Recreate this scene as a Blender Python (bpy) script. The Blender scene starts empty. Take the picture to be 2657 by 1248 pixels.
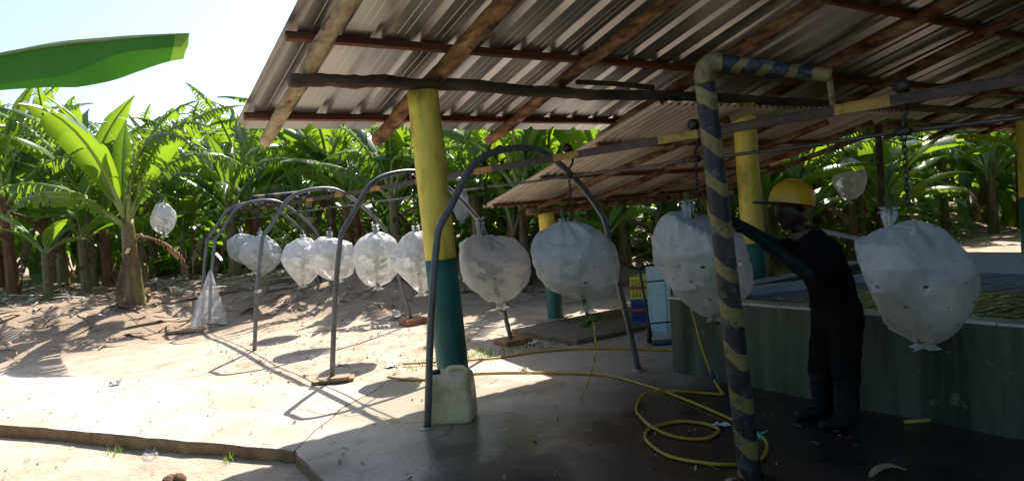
import bpy, bmesh, math, random
from mathutils import Vector, Matrix, noise
from math import sin, cos, pi, radians as rad

random.seed(11)
SC = bpy.context.scene
COL = SC.collection

# ---------------------------------------------------------------- camera
# World frame: X runs along the shed's purlins, Y along its rafters and the overhead rail, Z up.
yaw, pitch, roll = rad(34.7), rad(-2.5), rad(4.4)
fw = Vector((sin(yaw)*cos(pitch), cos(yaw)*cos(pitch), sin(pitch)))
r0 = Vector((cos(yaw), -sin(yaw), 0)); u0 = r0.cross(fw)
cr = r0*cos(roll) - u0*sin(roll); cu = r0*sin(roll) + u0*cos(roll)
cam = bpy.data.cameras.new('camera'); camo = bpy.data.objects.new('camera', cam); COL.objects.link(camo)
camo.matrix_world = Matrix(((cr.x, cu.x, -fw.x, 0), (cr.y, cu.y, -fw.y, 0), (cr.z, cu.z, -fw.z, 1.60), (0, 0, 0, 1)))
cam.sensor_fit = 'HORIZONTAL'; cam.sensor_width = 36; cam.lens = 24.32; cam.clip_start = .05; cam.clip_end = 2000
SC.camera = camo

# ---------------------------------------------------------------- sky, sun, exposure
SUN = Vector((.65, .59, 1)).normalized()
sun_el = math.asin(SUN.z); sun_az = math.atan2(SUN.x, SUN.y)
W = bpy.data.worlds.new('World'); SC.world = W; W.use_nodes = True
nt = W.node_tree; bg = nt.nodes['Background']
sky = nt.nodes.new('ShaderNodeTexSky'); sky.sky_type = 'NISHITA'; sky.sun_disc = False
sky.sun_elevation = sun_el; sky.sun_rotation = sun_az; sky.air_density = .7; sky.dust_density = 1.6; sky.ozone_density = 1.0
nt.links.new(sky.outputs[0], bg.inputs[0]); bg.inputs[1].default_value = .12
sl = bpy.data.lights.new('sun', 'SUN'); slo = bpy.data.objects.new('sun', sl); COL.objects.link(slo)
sl.energy = 4.2; sl.angle = rad(.53); sl.color = (1, .94, .85)
slo.rotation_euler = SUN.to_track_quat('Z', 'Y').to_euler(); slo.location = (0, 0, 30)
vs = SC.view_settings; vs.view_transform = 'Standard'; vs.look = 'None'; vs.gamma = 1; vs.exposure = 1.15
SC.cycles.max_bounces = 8; SC.cycles.transparent_max_bounces = 12; SC.cycles.diffuse_bounces = 4
SC.cycles.caustics_reflective = False; SC.cycles.caustics_refractive = False

# ---------------------------------------------------------------- helpers
def smooth(a, b, t):
    t = max(0, min(1, (t-a)/(b-a))); return t*t*(3-2*t)

def nz(x, y, z=0., s=1.):
    return noise.noise(Vector((x*s, y*s, z*s)))

class MB:
    def __init__(s): s.v = []; s.f = []; s.m = []; s.uv = None
    def add(s, vs, fs, m=0):
        o = len(s.v); s.v += [tuple(v) for v in vs]; s.f += [tuple(i+o for i in f) for f in fs]; s.m += [m]*len(fs)
    def box(s, x0, x1, y0, y1, z0, z1, m=0):
        s.add([(x0,y0,z0),(x1,y0,z0),(x1,y1,z0),(x0,y1,z0),(x0,y0,z1),(x1,y0,z1),(x1,y1,z1),(x0,y1,z1)],
              [(0,3,2,1),(4,5,6,7),(0,1,5,4),(1,2,6,5),(2,3,7,6),(3,0,4,7)], m)
    def bar(s, a, b, w, h, m=0, up=(0,0,1)):
        a = Vector(a); b = Vector(b); d = (b-a).normalized(); S = d.cross(Vector(up)).normalized(); U = S.cross(d)
        vs = []
        for p in (a, b):
            for i, j in ((-1,-1),(1,-1),(1,1),(-1,1)): vs.append(p+S*(w/2*i)+U*(h/2*j))
        s.add(vs, [(0,1,2,3),(7,6,5,4),(0,4,5,1),(1,5,6,2),(2,6,7,3),(3,7,4,0)], m)
    def tube(s, pts, r, n=8, m=0, cap=True, closed=False, sq=None):
        pts = [Vector(p) for p in pts]; k = len(pts)
        rs = r if isinstance(r, (list, tuple)) else [r]*k
        ref = Vector((0,0,1)); rings = []; S = None
        for i, p in enumerate(pts):
            if closed: d = pts[(i+1) % k]-pts[i-1]
            else: d = pts[min(i+1, k-1)]-pts[max(i-1, 0)]
            d.normalize()
            if S is None:
                S = d.cross(ref if abs(d.z) < .95 else Vector((1,0,0))).normalized()
            else:
                S = (S-d*S.dot(d)).normalized()
            U = d.cross(S)
            e = sq if sq else 1.
            rings.append([p+(S*cos(2*pi*j/n)+U*sin(2*pi*j/n)*e)*rs[i] for j in range(n)])
        vs = [q for R in rings for q in R]; fs = []
        for i in range(k if closed else k-1):
            a = i*n; b = ((i+1) % k)*n
            for j in range(n): fs.append((a+j, a+(j+1) % n, b+(j+1) % n, b+j))
        if cap and not closed:
            fs.append(tuple(range(n-1, -1, -1))); fs.append(tuple((k-1)*n+j for j in range(n)))
        s.add(vs, fs, m)
    def lathe(s, c, prof, n=16, m=0):
        vs = []; fs = []
        for r, z in prof:
            for j in range(n): vs.append((c[0]+r*cos(2*pi*j/n), c[1]+r*sin(2*pi*j/n), c[2]+z))
        for i in range(len(prof)-1):
            for j in range(n): fs.append((i*n+j, i*n+(j+1) % n, (i+1)*n+(j+1) % n, (i+1)*n+j))
        s.add(vs, fs, m)
    def mesh(s, name, mats, sm=False):
        me = bpy.data.meshes.new(name); me.from_pydata(s.v, [], s.f)
        for q in (mats if isinstance(mats, (list, tuple)) else [mats]): me.materials.append(q)
        me.polygons.foreach_set('material_index', s.m)
        if sm: me.polygons.foreach_set('use_smooth', [True]*len(me.polygons))
        me.update(); return me
    def build(s, name, mats, parent=None, sm=False, label=None):
        return place(s.mesh(name, mats, sm), name, parent, label=label)

def place(me, name, parent=None, loc=None, rot=None, scale=None, label=None):
    o = bpy.data.objects.new(name, me); COL.objects.link(o)
    if parent is not None: o.parent = parent
    if loc is not None: o.location = loc
    if rot is not None: o.rotation_euler = rot
    if scale is not None: o.scale = scale if hasattr(scale, '__len__') else (scale,)*3
    if label: o['label'] = label
    return o

def tag(o, label=None, cat=None, group=None, kind=None):
    if label: o['label'] = label
    if cat: o['category'] = cat
    if group: o['group'] = group
    if kind: o['kind'] = kind
    return o

def empty(name, loc, label, cat, group=None, rz=0):
    o = bpy.data.objects.new(name, None); COL.objects.link(o); o.location = loc; o.rotation_euler = (0, 0, rz)
    o.empty_display_size = .1
    return tag(o, label, cat, group)

def bevel(o, w=.006, seg=2):
    b = o.modifiers.new('bevel', 'BEVEL'); b.width = w; b.segments = seg; b.limit_method = 'ANGLE'; return o

# ---------------------------------------------------------------- materials
def newmat(name):
    m = bpy.data.materials.new(name); m.use_nodes = True
    t = m.node_tree; return m, t, t.nodes['Principled BSDF'], t.nodes['Material Output']

def N(t, typ, **kw):
    n = t.nodes.new(typ)
    for k, v in kw.items():
        if k in n.inputs: n.inputs[k].default_value = v
        else: setattr(n, k, v)
    return n

def ramp(t, src, stops, interp='LINEAR'):
    r = t.nodes.new('ShaderNodeValToRGB'); t.links.new(src, r.inputs[0]); cr_ = r.color_ramp; cr_.interpolation = interp
    while len(cr_.elements) > 1: cr_.elements.remove(cr_.elements[-1])
    for i, (p, c) in enumerate(stops):
        e = cr_.elements[0] if i == 0 else cr_.elements.new(p)
        e.position = p; e.color = (*c, 1) if len(c) == 3 else c
    return r

def mapping(t, scale=(1,1,1), coord='Object'):
    tc = t.nodes.new('ShaderNodeTexCoord'); mp = t.nodes.new('ShaderNodeMapping'); mp.inputs['Scale'].default_value = scale
    t.links.new(tc.outputs[coord], mp.inputs[0]); return mp.outputs[0]

def world_pos(t, scale=(1,1,1)):
    g = t.nodes.new('ShaderNodeNewGeometry'); mp = t.nodes.new('ShaderNodeMapping'); mp.inputs['Scale'].default_value = scale
    t.links.new(g.outputs['Position'], mp.inputs[0]); return mp.outputs[0]

def simple(name, stops, rough=.6, scale=6., det=5, coordscale=(1,1,1), bump=.0, bscale=30., metal=0., spec=.5, rvar=0., world=False):
    """Principled with a noise-driven colour ramp and optional bump."""
    m, t, p, out = newmat(name)
    co = world_pos(t, coordscale) if world else mapping(t, coordscale)
    n = N(t, 'ShaderNodeTexNoise', Scale=scale, Detail=det, Roughness=.62); t.links.new(co, n.inputs['Vector'])
    r = ramp(t, n.outputs[0], stops); t.links.new(r.outputs[0], p.inputs['Base Color'])
    p.inputs['Roughness'].default_value = rough; p.inputs['Metallic'].default_value = metal
    p.inputs['Specular IOR Level'].default_value = spec
    if rvar:
        n3 = N(t, 'ShaderNodeTexNoise', Scale=scale*.7, Detail=3); t.links.new(co, n3.inputs['Vector'])
        mr = N(t, 'ShaderNodeMapRange'); mr.inputs[3].default_value = rough-rvar; mr.inputs[4].default_value = rough+rvar
        mr.inputs[1].default_value = .3; mr.inputs[2].default_value = .7
        t.links.new(n3.outputs[0], mr.inputs[0]); t.links.new(mr.outputs[0], p.inputs['Roughness'])
    if bump:
        n2 = N(t, 'ShaderNodeTexNoise', Scale=bscale, Detail=6); t.links.new(co, n2.inputs['Vector'])
        b = N(t, 'ShaderNodeBump', Strength=bump, Distance=.02); t.links.new(n2.outputs[0], b.inputs['Height']); t.links.new(b.outputs[0], p.inputs['Normal'])
    return m

M = {}
M['dirt'] = simple('dirt', [(.25, (.24,.17,.115)), (.42, (.41,.33,.245)), (.62, (.52,.435,.34)), (.8, (.34,.255,.18))], .95, 2.2, 9, bump=.9, bscale=22, world=True)
t = M['dirt'].node_tree; p = t.nodes['Principled BSDF']; src = p.inputs['Base Color'].links[0].from_socket
at_ = N(t, 'ShaderNodeAttribute', attribute_name='soil'); mx_ = N(t, 'ShaderNodeMix', data_type='RGBA', blend_type='MULTIPLY')
t.links.new(at_.outputs['Fac'], mx_.inputs[0]); t.links.new(src, mx_.inputs[6]); mx_.inputs[7].default_value = (.74,.66,.60,1); t.links.new(mx_.outputs[2], p.inputs['Base Color'])
# concrete: pale, worn, with brown mud stains and damp (smoother) patches
def concrete(name, dry, stain, damp, wet_amt, sunlit_strip=False):
    m, t, p, out = newmat(name); co = world_pos(t)
    n1 = N(t, 'ShaderNodeTexNoise', Scale=1.1, Detail=7, Roughness=.6); t.links.new(co, n1.inputs['Vector'])
    n2 = N(t, 'ShaderNodeTexNoise', Scale=.55, Detail=4, Roughness=.55); t.links.new(co, n2.inputs['Vector'])
    n3 = N(t, 'ShaderNodeTexNoise', Scale=38., Detail=5); t.links.new(co, n3.inputs['Vector'])
    r1 = ramp(t, n1.outputs[0], [(.35, stain), (.58, dry), (.8, tuple(c*1.12 for c in dry))])
    g_ = ramp(t, n3.outputs[0], [(.3, (.72,.72,.72)), (.7, (1.1,1.1,1.1))])
    mx = N(t, 'ShaderNodeMix', data_type='RGBA', blend_type='MULTIPLY'); mx.inputs[0].default_value = 1
    t.links.new(r1.outputs[0], mx.inputs[6]); t.links.new(g_.outputs[0], mx.inputs[7])
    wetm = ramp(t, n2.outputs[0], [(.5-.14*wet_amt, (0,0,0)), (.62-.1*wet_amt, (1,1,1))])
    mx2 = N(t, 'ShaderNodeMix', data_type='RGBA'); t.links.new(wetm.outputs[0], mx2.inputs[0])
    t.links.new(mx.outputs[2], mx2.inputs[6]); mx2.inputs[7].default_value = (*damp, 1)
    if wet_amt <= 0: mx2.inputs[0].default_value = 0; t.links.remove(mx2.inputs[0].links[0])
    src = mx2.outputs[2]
    if sunlit_strip:                                            # sunlit look painted pale into the outer strip; floor inside stays shade-dark
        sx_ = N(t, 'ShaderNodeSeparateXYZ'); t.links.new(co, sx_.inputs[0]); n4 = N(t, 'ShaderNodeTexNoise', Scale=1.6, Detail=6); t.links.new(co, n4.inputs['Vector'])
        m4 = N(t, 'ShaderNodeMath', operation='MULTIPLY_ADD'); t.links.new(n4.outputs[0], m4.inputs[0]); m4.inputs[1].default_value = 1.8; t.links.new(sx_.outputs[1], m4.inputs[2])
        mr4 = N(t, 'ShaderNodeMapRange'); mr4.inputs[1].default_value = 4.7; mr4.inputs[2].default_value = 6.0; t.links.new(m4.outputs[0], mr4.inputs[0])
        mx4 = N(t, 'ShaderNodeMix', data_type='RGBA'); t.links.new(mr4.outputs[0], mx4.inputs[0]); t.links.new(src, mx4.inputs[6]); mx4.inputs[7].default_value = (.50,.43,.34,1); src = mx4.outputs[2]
    t.links.new(src, p.inputs['Base Color'])
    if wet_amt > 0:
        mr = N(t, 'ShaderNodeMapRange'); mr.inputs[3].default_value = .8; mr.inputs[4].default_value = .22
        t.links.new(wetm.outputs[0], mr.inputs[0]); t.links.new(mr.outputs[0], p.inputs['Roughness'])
    else: p.inputs['Roughness'].default_value = .9
    nd = N(t, 'ShaderNodeTexNoise', Scale=2.5, Detail=4); t.links.new(co, nd.inputs['Vector']); va = N(t, 'ShaderNodeVectorMath', operation='MULTIPLY_ADD'); t.links.new(nd.outputs['Color'], va.inputs[0]); va.inputs[1].default_value = (.5,.5,0); t.links.new(co, va.inputs[2])
    vo = N(t, 'ShaderNodeTexVoronoi', feature='DISTANCE_TO_EDGE', Scale=.55); t.links.new(va.outputs[0], vo.inputs['Vector']); ck = ramp(t, vo.outputs['Distance'], [(.0, (.35,.3,.26)), (.006, (1,1,1))])
    mk = N(t, 'ShaderNodeMix', data_type='RGBA', blend_type='MULTIPLY'); mk.inputs[0].default_value = .75; sk = p.inputs['Base Color'].links[0].from_socket; t.links.new(sk, mk.inputs[6]); t.links.new(ck.outputs[0], mk.inputs[7]); t.links.new(mk.outputs[2], p.inputs['Base Color'])
    b = N(t, 'ShaderNodeBump', Strength=.35, Distance=.01); t.links.new(n3.outputs[0], b.inputs['Height']); t.links.new(b.outputs[0], p.inputs['Normal'])
    return m
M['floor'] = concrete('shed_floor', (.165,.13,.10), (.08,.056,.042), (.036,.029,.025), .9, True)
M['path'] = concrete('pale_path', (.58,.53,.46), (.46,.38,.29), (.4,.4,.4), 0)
M['slab_far'] = concrete('far_slab', (.30,.24,.20), (.20,.13,.10), (.14,.10,.08), .5)
M['log'] = simple('bark_stripped_log', [(.36, (.05,.022,.011)), (.47, (.20,.095,.042)), (.56, (.33,.18,.09)), (.68, (.46,.31,.18))], .85, 7, 8, (1.6,.5,1.6), 1., 22)
M['log_pale'] = simple('pale_log', [(.34, (.08,.042,.022)), (.43, (.33,.22,.13)), (.56, (.50,.38,.24)), (.7, (.60,.50,.36))], .85, 7, 8, (1.6,.5,1.6), .8, 20)
M['log_grey'] = simple('weathered_log', [(.3, (.035,.024,.018)), (.5, (.11,.075,.05)), (.75, (.23,.17,.12))], .9, 7, 6, (.25,1,1), .9, 20)
M['purlin'] = simple('sawn_red_wood', [(.3, (.13,.042,.02)), (.55, (.24,.085,.04)), (.8, (.31,.13,.07))], .75, 5, 5, (.2,3,3), .3, 30)
M['roofmetal'] = simple('galvanised_sheet', [(.35, (.32,.312,.295)), (.5, (.40,.39,.37)), (.7, (.46,.45,.43))], .31, 1.4, 4, (1.2,.25,1), 0, 1, .8, .5, .03)
M['zinc'] = simple('old_corrugated_zinc', [(.3, (.36,.28,.21)), (.5, (.58,.50,.41)), (.75, (.66,.58,.49))], .42, 2.2, 5, (1,.4,1), 0, 1, .35, .5, .06)
def painted(name, c, dirt_c, amt=.5, scale=4., zs=.35, rough=.5, chips=None, chip_at=.56):
    m, t, p, out = newmat(name); co = world_pos(t, (1,1,zs))
    n = N(t, 'ShaderNodeTexNoise', Scale=scale, Detail=7, Roughness=.65); t.links.new(co, n.inputs['Vector'])
    r = ramp(t, n.outputs[0], [(.36, dirt_c), (.36+.3*amt, c), (.85, tuple(min(1, q*1.15) for q in c))])
    src = r.outputs[0]
    n2 = N(t, 'ShaderNodeTexNoise', Scale=55., Detail=3); co2 = world_pos(t); t.links.new(co2, n2.inputs['Vector'])
    sp = ramp(t, n2.outputs[0], [(.26, (.25,.22,.1)), (.33, (1,1,1))])
    mx = N(t, 'ShaderNodeMix', data_type='RGBA', blend_type='MULTIPLY'); mx.inputs[0].default_value = .8
    t.links.new(src, mx.inputs[6]); t.links.new(sp.outputs[0], mx.inputs[7]); src = mx.outputs[2]
    if chips:
        n3 = N(t, 'ShaderNodeTexNoise', Scale=9., Detail=9, Roughness=.75); t.links.new(co2, n3.inputs['Vector'])
        cm = ramp(t, n3.outputs[0], [(chip_at, (0,0,0)), (chip_at+.025, (1,1,1))])
        mc = N(t, 'ShaderNodeMix', data_type='RGBA'); t.links.new(cm.outputs[0], mc.inputs[0]); t.links.new(src, mc.inputs[6]); mc.inputs[7].default_value = (*chips, 1); src = mc.outputs[2]
    t.links.new(src, p.inputs['Base Color']); p.inputs['Roughness'].default_value = rough
    b = N(t, 'ShaderNodeBump', Strength=.25, Distance=.006); t.links.new(n2.outputs[0], b.inputs['Height']); t.links.new(b.outputs[0], p.inputs['Normal'])
    return m
M['yellow'] = painted('yellow_column_paint', (.90,.73,.11), (.46,.37,.05), .4)
M['green'] = painted('dark_green_paint', (.018,.15,.125), (.014,.075,.065), .5)
M['tankgreen'] = painted('stained_tank_green', (.135,.165,.115), (.03,.04,.028), .75, 3.2, .12, .75, (.16,.18,.12), .6)
M['tankblue'] = painted('pale_blue_paint', (.34,.58,.64), (.18,.34,.38), .5, 2., .3, .6)
M['postblack'] = painted('post_dark_paint', (.022,.028,.034), (.014,.016,.018), .5, 6, 1, .55, (.085,.09,.09), .55)
M['postyellow'] = painted('post_yellow_paint', (.26,.205,.07), (.12,.09,.04), .5, 6, 1, .55, (.10,.10,.085), .56)
M['railyellow'] = painted('rail_yellow_paint', (.42,.24,.045), (.20,.11,.03), .5, 12, 1, .5)
M['raildark'] = painted('rail_dark_paint', (.055,.03,.02), (.03,.018,.012), .5, 12, 1, .5, (.12,.06,.03))
M['pipe'] = simple('grey_pipe', [(.3, (.12,.12,.125)), (.7, (.22,.22,.225))], .38, 9, 4, (1,1,.4), .1, 60, .25)
M['steel'] = simple('dark_steel', [(.3, (.025,.022,.02)), (.7, (.07,.06,.05))], .5, 14, 4, metal=.4)
M['rod'] = simple('spacer_rod', [(.3, (.06,.055,.05)), (.7, (.15,.14,.13))], .4, 14, 4, metal=.6)
M['tile'] = simple('white_tile', [(.3, (.52,.55,.57)), (.7, (.68,.70,.72))], .25, 3, 4)
M['hose'] = simple('yellow_hose', [(.3, (.42,.25,.03)), (.7, (.66,.42,.05))], .4, 9, 4)
M['jug'] = simple('stained_plastic_jug', [(.28, (.56,.43,.22)), (.5, (.92,.78,.50)), (.75, (.95,.84,.60))], .45, 5, 5, bump=.05)
M['jugdark'] = simple('jug_cap', [(.3, (.02,.02,.02)), (.7, (.05,.05,.05))], .5)
M['helmet'] = simple('yellow_hard_hat', [(.3, (.74,.38,.02)), (.7, (.86,.50,.03))], .35, 6, 4)
M['cloth'] = simple('black_cloth', [(.3, (.006,.006,.007)), (.7, (.013,.013,.014))], .95, 12, 4, bump=.3, bscale=40, spec=.08)
M['glove'] = simple('dark_green_glove', [(.3, (.008,.022,.02)), (.7, (.02,.042,.036))], .6, 12, 4, spec=.2)
M['boot'] = simple('blue_rubber_boot', [(.3, (.006,.008,.011)), (.7, (.013,.017,.022))], .6, 9, 4, spec=.2)
M['skin'] = simple('dark_skin', [(.3, (.035,.018,.011)), (.7, (.065,.034,.022))], .5, 14, 4)
M['collar'] = simple('collar_cloth', [(.3, (.12,.09,.07)), (.7, (.20,.15,.11))], .9)
M['pvc'] = simple('white_pvc', [(.3, (.55,.55,.52)), (.7, (.72,.72,.70))], .4)
M['crateyellow'] = simple('crate_yellow', [(.3, (.66,.64,.07)), (.7, (.80,.78,.12))], .5)
M['crateblue'] = simple('crate_blue', [(.3, (.02,.07,.28)), (.7, (.04,.12,.40))], .5)
M['cratered'] = simple('crate_band', [(.3, (.38,.05,.03)), (.7, (.50,.09,.05))], .5)
M['black'] = simple('black_tube', [(.3, (.01,.01,.01)), (.7, (.025,.025,.025))], .45)
M['wheelred'] = simple('wheel_hub', [(.3, (.30,.12,.06)), (.7, (.42,.2,.11))], .6)
M['teal'] = simple('teal_tape', [(.3, (.08,.42,.36)), (.7, (.15,.55,.48))], .5)
M['bluetape'] = simple('blue_tape', [(.3, (.01,.02,.15)), (.7, (.02,.04,.25))], .5)
M['paper'] = simple('white_scrap', [(.3, (.60,.60,.58)), (.7, (.80,.80,.80))], .7)
M['clod'] = simple('brown_clod', [(.3, (.10,.05,.025)), (.7, (.24,.14,.08))], .95, 9, 6, bump=.8)
M['kerb'] = simple('earthy_kerb', [(.3, (.16,.10,.06)), (.55, (.27,.19,.12)), (.8, (.36,.27,.18))], .95, 5, 6, bump=.7, bscale=25, world=True)
M['plank'] = simple('weathered_plank', [(.3, (.22,.13,.08)), (.55, (.42,.30,.20)), (.75, (.55,.43,.31))], .85, 6, 5, (1,4,4), .4, 30)
M['brick'] = simple('brick_block', [(.3, (.24,.10,.055)), (.6, (.42,.21,.12)), (.8, (.55,.36,.25))], .9, 9, 6, bump=.6)

def foliage(name, stops, trans, mix=.4, rough=.34, scale=3., sc=(1,1,1), spec=.5):
    m, t, p, out = newmat(name); co = mapping(t, sc)
    oi = t.nodes.new('ShaderNodeObjectInfo')
    ad = N(t, 'ShaderNodeVectorMath', operation='ADD'); sclr = N(t, 'ShaderNodeMath', operation='MULTIPLY'); sclr.inputs[1].default_value = 40
    t.links.new(oi.outputs['Random'], sclr.inputs[0]); t.links.new(co, ad.inputs[0]); t.links.new(sclr.outputs[0], ad.inputs[1])
    n = N(t, 'ShaderNodeTexNoise', Scale=scale, Detail=5); t.links.new(ad.outputs[0], n.inputs['Vector'])
    r = ramp(t, n.outputs[0], stops)
    wv = N(t, 'ShaderNodeTexWave', Scale=14., Distortion=1.5, Detail=2); wv.bands_direction = 'X'; t.links.new(co, wv.inputs['Vector']); wr = ramp(t, wv.outputs['Fac'], [(.0, (.80,.80,.80)), (.6, (1.06,1.06,1.06))])
    wm = N(t, 'ShaderNodeMix', data_type='RGBA', blend_type='MULTIPLY'); wm.inputs[0].default_value = 1; t.links.new(r.outputs[0], wm.inputs[6]); t.links.new(wr.outputs[0], wm.inputs[7])
    hs = N(t, 'ShaderNodeHueSaturation'); mr = N(t, 'ShaderNodeMapRange'); mr.inputs[3].default_value = .65; mr.inputs[4].default_value = 1.35
    t.links.new(oi.outputs['Random'], mr.inputs[0]); t.links.new(mr.outputs[0], hs.inputs['Value']); t.links.new(wm.outputs[2], hs.inputs['Color'])
    t.links.new(hs.outputs[0], p.inputs['Base Color']); p.inputs['Roughness'].default_value = rough; p.inputs['Specular IOR Level'].default_value = spec
    tr = N(t, 'ShaderNodeBsdfTranslucent'); tr.inputs[0].default_value = (*trans, 1)
    ms = N(t, 'ShaderNodeMixShader'); ms.inputs[0].default_value = mix
    t.links.new(p.outputs[0], ms.inputs[1]); t.links.new(tr.outputs[0], ms.inputs[2]); t.links.new(ms.outputs[0], out.inputs[0])
    return m
M['leaf'] = foliage('banana_leaf', [(.25, (.035,.09,.016)), (.5, (.06,.145,.022)), (.75, (.11,.19,.032))], (.32,.50,.022), .44, .27, spec=.7)
M['leafmature'] = foliage('mature_banana_leaf', [(.25, (.018,.06,.010)), (.5, (.03,.10,.014)), (.75, (.05,.13,.02))], (.09,.34,.010), .30, .45, spec=.3)
M['leafyoung'] = foliage('young_banana_leaf', [(.3, (.08,.17,.02)), (.7, (.13,.24,.03))], (.28,.48,.03), .4)
M['leafdead'] = foliage('dry_banana_leaf', [(.3, (.12,.065,.035)), (.55, (.26,.16,.09)), (.8, (.38,.27,.17))], (.25,.14,.06), .2, .8)
M['midrib'] = simple('pale_midrib', [(.3, (.22,.28,.08)), (.7, (.36,.42,.16))], .4)
M['stem'] = simple('banana_stem', [(.28, (.05,.028,.014)), (.42, (.17,.105,.045)), (.58, (.20,.19,.06)), (.75, (.27,.29,.10))], .6, 3.2, 6, (5,5,.7), .5, 14)
M['stemdry'] = simple('dry_banana_stem', [(.28, (.05,.022,.01)), (.5, (.19,.085,.035)), (.75, (.30,.17,.08))], .8, 3.2, 6, (5,5,.7), .6, 14)
M['banana'] = foliage('green_banana', [(.3, (.05,.13,.012)), (.6, (.10,.21,.02)), (.8, (.16,.28,.04))], (.1,.2,.02), .08, .4)
M['stalk'] = simple('bunch_stalk', [(.3, (.05,.07,.015)), (.7, (.12,.15,.04))], .5)
M['yellowcord'] = simple('yellow_ribbon', [(.3, (.45,.42,.06)), (.7, (.62,.58,.12))], .6, 9)

def plastic(name, tint, alpha, film=.5, dots=True, crease=.32):
    """thin perforated polythene: part clear, part milky scatter, glossy; round holes punched on a grid laid out on the bag's own UVs"""
    m, t, p, out = newmat(name)
    t.nodes.remove(p)
    co = mapping(t)
    n = N(t, 'ShaderNodeTexNoise', Scale=5., Detail=5, Roughness=.6, Distortion=1.2); t.links.new(co, n.inputs['Vector'])
    n2 = N(t, 'ShaderNodeTexNoise', noise_type='RIDGED_MULTIFRACTAL', Scale=7., Detail=4, Distortion=1.2); mpv = mapping(t, (1,1,.6)); t.links.new(mpv, n2.inputs['Vector'])
    b = N(t, 'ShaderNodeBump', Strength=crease, Distance=.014); t.links.new(n2.outputs[0], b.inputs['Height'])
    col = ramp(t, n.outputs[0], [(.3, tuple(c*.9 for c in tint)), (.6, tint), (.8, tuple(min(1, c*1.05) for c in tint))])
    df = N(t, 'ShaderNodeBsdfDiffuse'); tl = N(t, 'ShaderNodeBsdfTranslucent'); gl = N(t, 'ShaderNodeBsdfGlossy', Roughness=.38); tp = N(t, 'ShaderNodeBsdfTransparent')
    t.links.new(col.outputs[0], df.inputs[0]); t.links.new(col.outputs[0], tl.inputs[0])
    for s_ in (df, tl, gl): t.links.new(b.outputs[0], s_.inputs['Normal'])
    m1 = N(t, 'ShaderNodeMixShader'); m1.inputs[0].default_value = film; t.links.new(df.outputs[0], m1.inputs[1]); t.links.new(tl.outputs[0], m1.inputs[2])
    fr = N(t, 'ShaderNodeFresnel', IOR=1.45); t.links.new(b.outputs[0], fr.inputs['Normal'])
    frm = N(t, 'ShaderNodeMath', operation='MULTIPLY'); t.links.new(fr.outputs[0], frm.inputs[0]); frm.inputs[1].default_value = .55
    m2 = N(t, 'ShaderNodeMixShader'); t.links.new(frm.outputs[0], m2.inputs[0]); t.links.new(m1.outputs[0], m2.inputs[1]); t.links.new(gl.outputs[0], m2.inputs[2])
    a_ = N(t, 'ShaderNodeMapRange'); a_.inputs[1].default_value = .35; a_.inputs[2].default_value = .65; a_.inputs[3].default_value = alpha-.08; a_.inputs[4].default_value = alpha+.08
    t.links.new(n.outputs[0], a_.inputs[0]); fac = a_.outputs[0]
    if dots:
        uv = t.nodes.new('ShaderNodeUVMap')
        fr_ = N(t, 'ShaderNodeVectorMath', operation='FRACTION'); t.links.new(uv.outputs[0], fr_.inputs[0])
        sb = N(t, 'ShaderNodeVectorMath', operation='DISTANCE'); t.links.new(fr_.outputs[0], sb.inputs[0]); sb.inputs[1].default_value = (.5,.5,0)
        lt = N(t, 'ShaderNodeMath', operation='GREATER_THAN'); t.links.new(sb.outputs['Value'], lt.inputs[0]); lt.inputs[1].default_value = .07
        mu = N(t, 'ShaderNodeMath', operation='MULTIPLY'); t.links.new(fac, mu.inputs[0]); t.links.new(lt.outputs[0], mu.inputs[1]); fac = mu.outputs[0]
    m3 = N(t, 'ShaderNodeMixShader'); t.links.new(fac, m3.inputs[0]); t.links.new(tp.outputs[0], m3.inputs[1]); t.links.new(m2.outputs[0], m3.inputs[2])
    t.links.new(m3.outputs[0], out.inputs[0]); return m
M['bag'] = plastic('bag_film', (.97,.97,.97), .70, .55)
M['sleeve'] = plastic('sleeve_film', (.93,.96,.98), .92, .52, False)
M['film'] = plastic('loose_film', (.90,.91,.92), .42, .5, False, .12)

def water():
    m, t, p, out = newmat('wash_water'); co = world_pos(t, (1,2.2,1))
    n = N(t, 'ShaderNodeTexNoise', Scale=4.5, Detail=2, Distortion=.5); t.links.new(co, n.inputs['Vector'])
    b = N(t, 'ShaderNodeBump', Strength=.35, Distance=.05); t.links.new(n.outputs[0], b.inputs['Height']); t.links.new(b.outputs[0], p.inputs['Normal'])
    p.inputs['Base Color'].default_value = (.035,.04,.042,1); p.inputs['Roughness'].default_value = .06; p.inputs['IOR'].default_value = 1.33
    return m
M['water'] = water()

# ---------------------------------------------------------------- ground
def gz(x, y):
    """height of the earth: the yard is level, lower left of the path, rising into the plantation"""
    side = (x-.41)*1.64 + (y-6.64)*1.02          # >0 beyond the path's near edge
    d = side/1.93
    z = -.10 + .088*smooth(.2, 1.2, d)
    if y < 5.2 and x > 1.4: z = -.10
    y0 = 11.6 - 2.2*smooth(3.5, 6.0, x) + .6*nz(x, 0, 3, .5)
    if x > 9.5: y0 = min(y0, 7.8)
    z += .55*smooth(y0, y0+3.6, y)*(1 if x < 20 else 1)
    r = smooth(y0-2, y0+1.5, y)
    z += (.02+.06*r)*nz(x, y, 1.7, .9) + (.006+.03*r)*nz(x, y, 5.1, 3.5)
    if 1.2 < x < 12.5 and -9.5 < y < 6.3: z = min(z, -.06)
    return z
xs = [-160,-90,-50,-30,-18,-12,-8] + [-6+.16*i for i in range(151)] + [18.5+.6*i for i in range(16)] + [32,40,55,80,120,200]
ys = [-120,-60,-30,-15,-10,-7,-4] + [-2+.16*i for i in range(140)] + [20.6+.6*i for i in range(20)] + [36,45,60,90,140,220]
mb = MB(); nx = len(xs)
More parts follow.
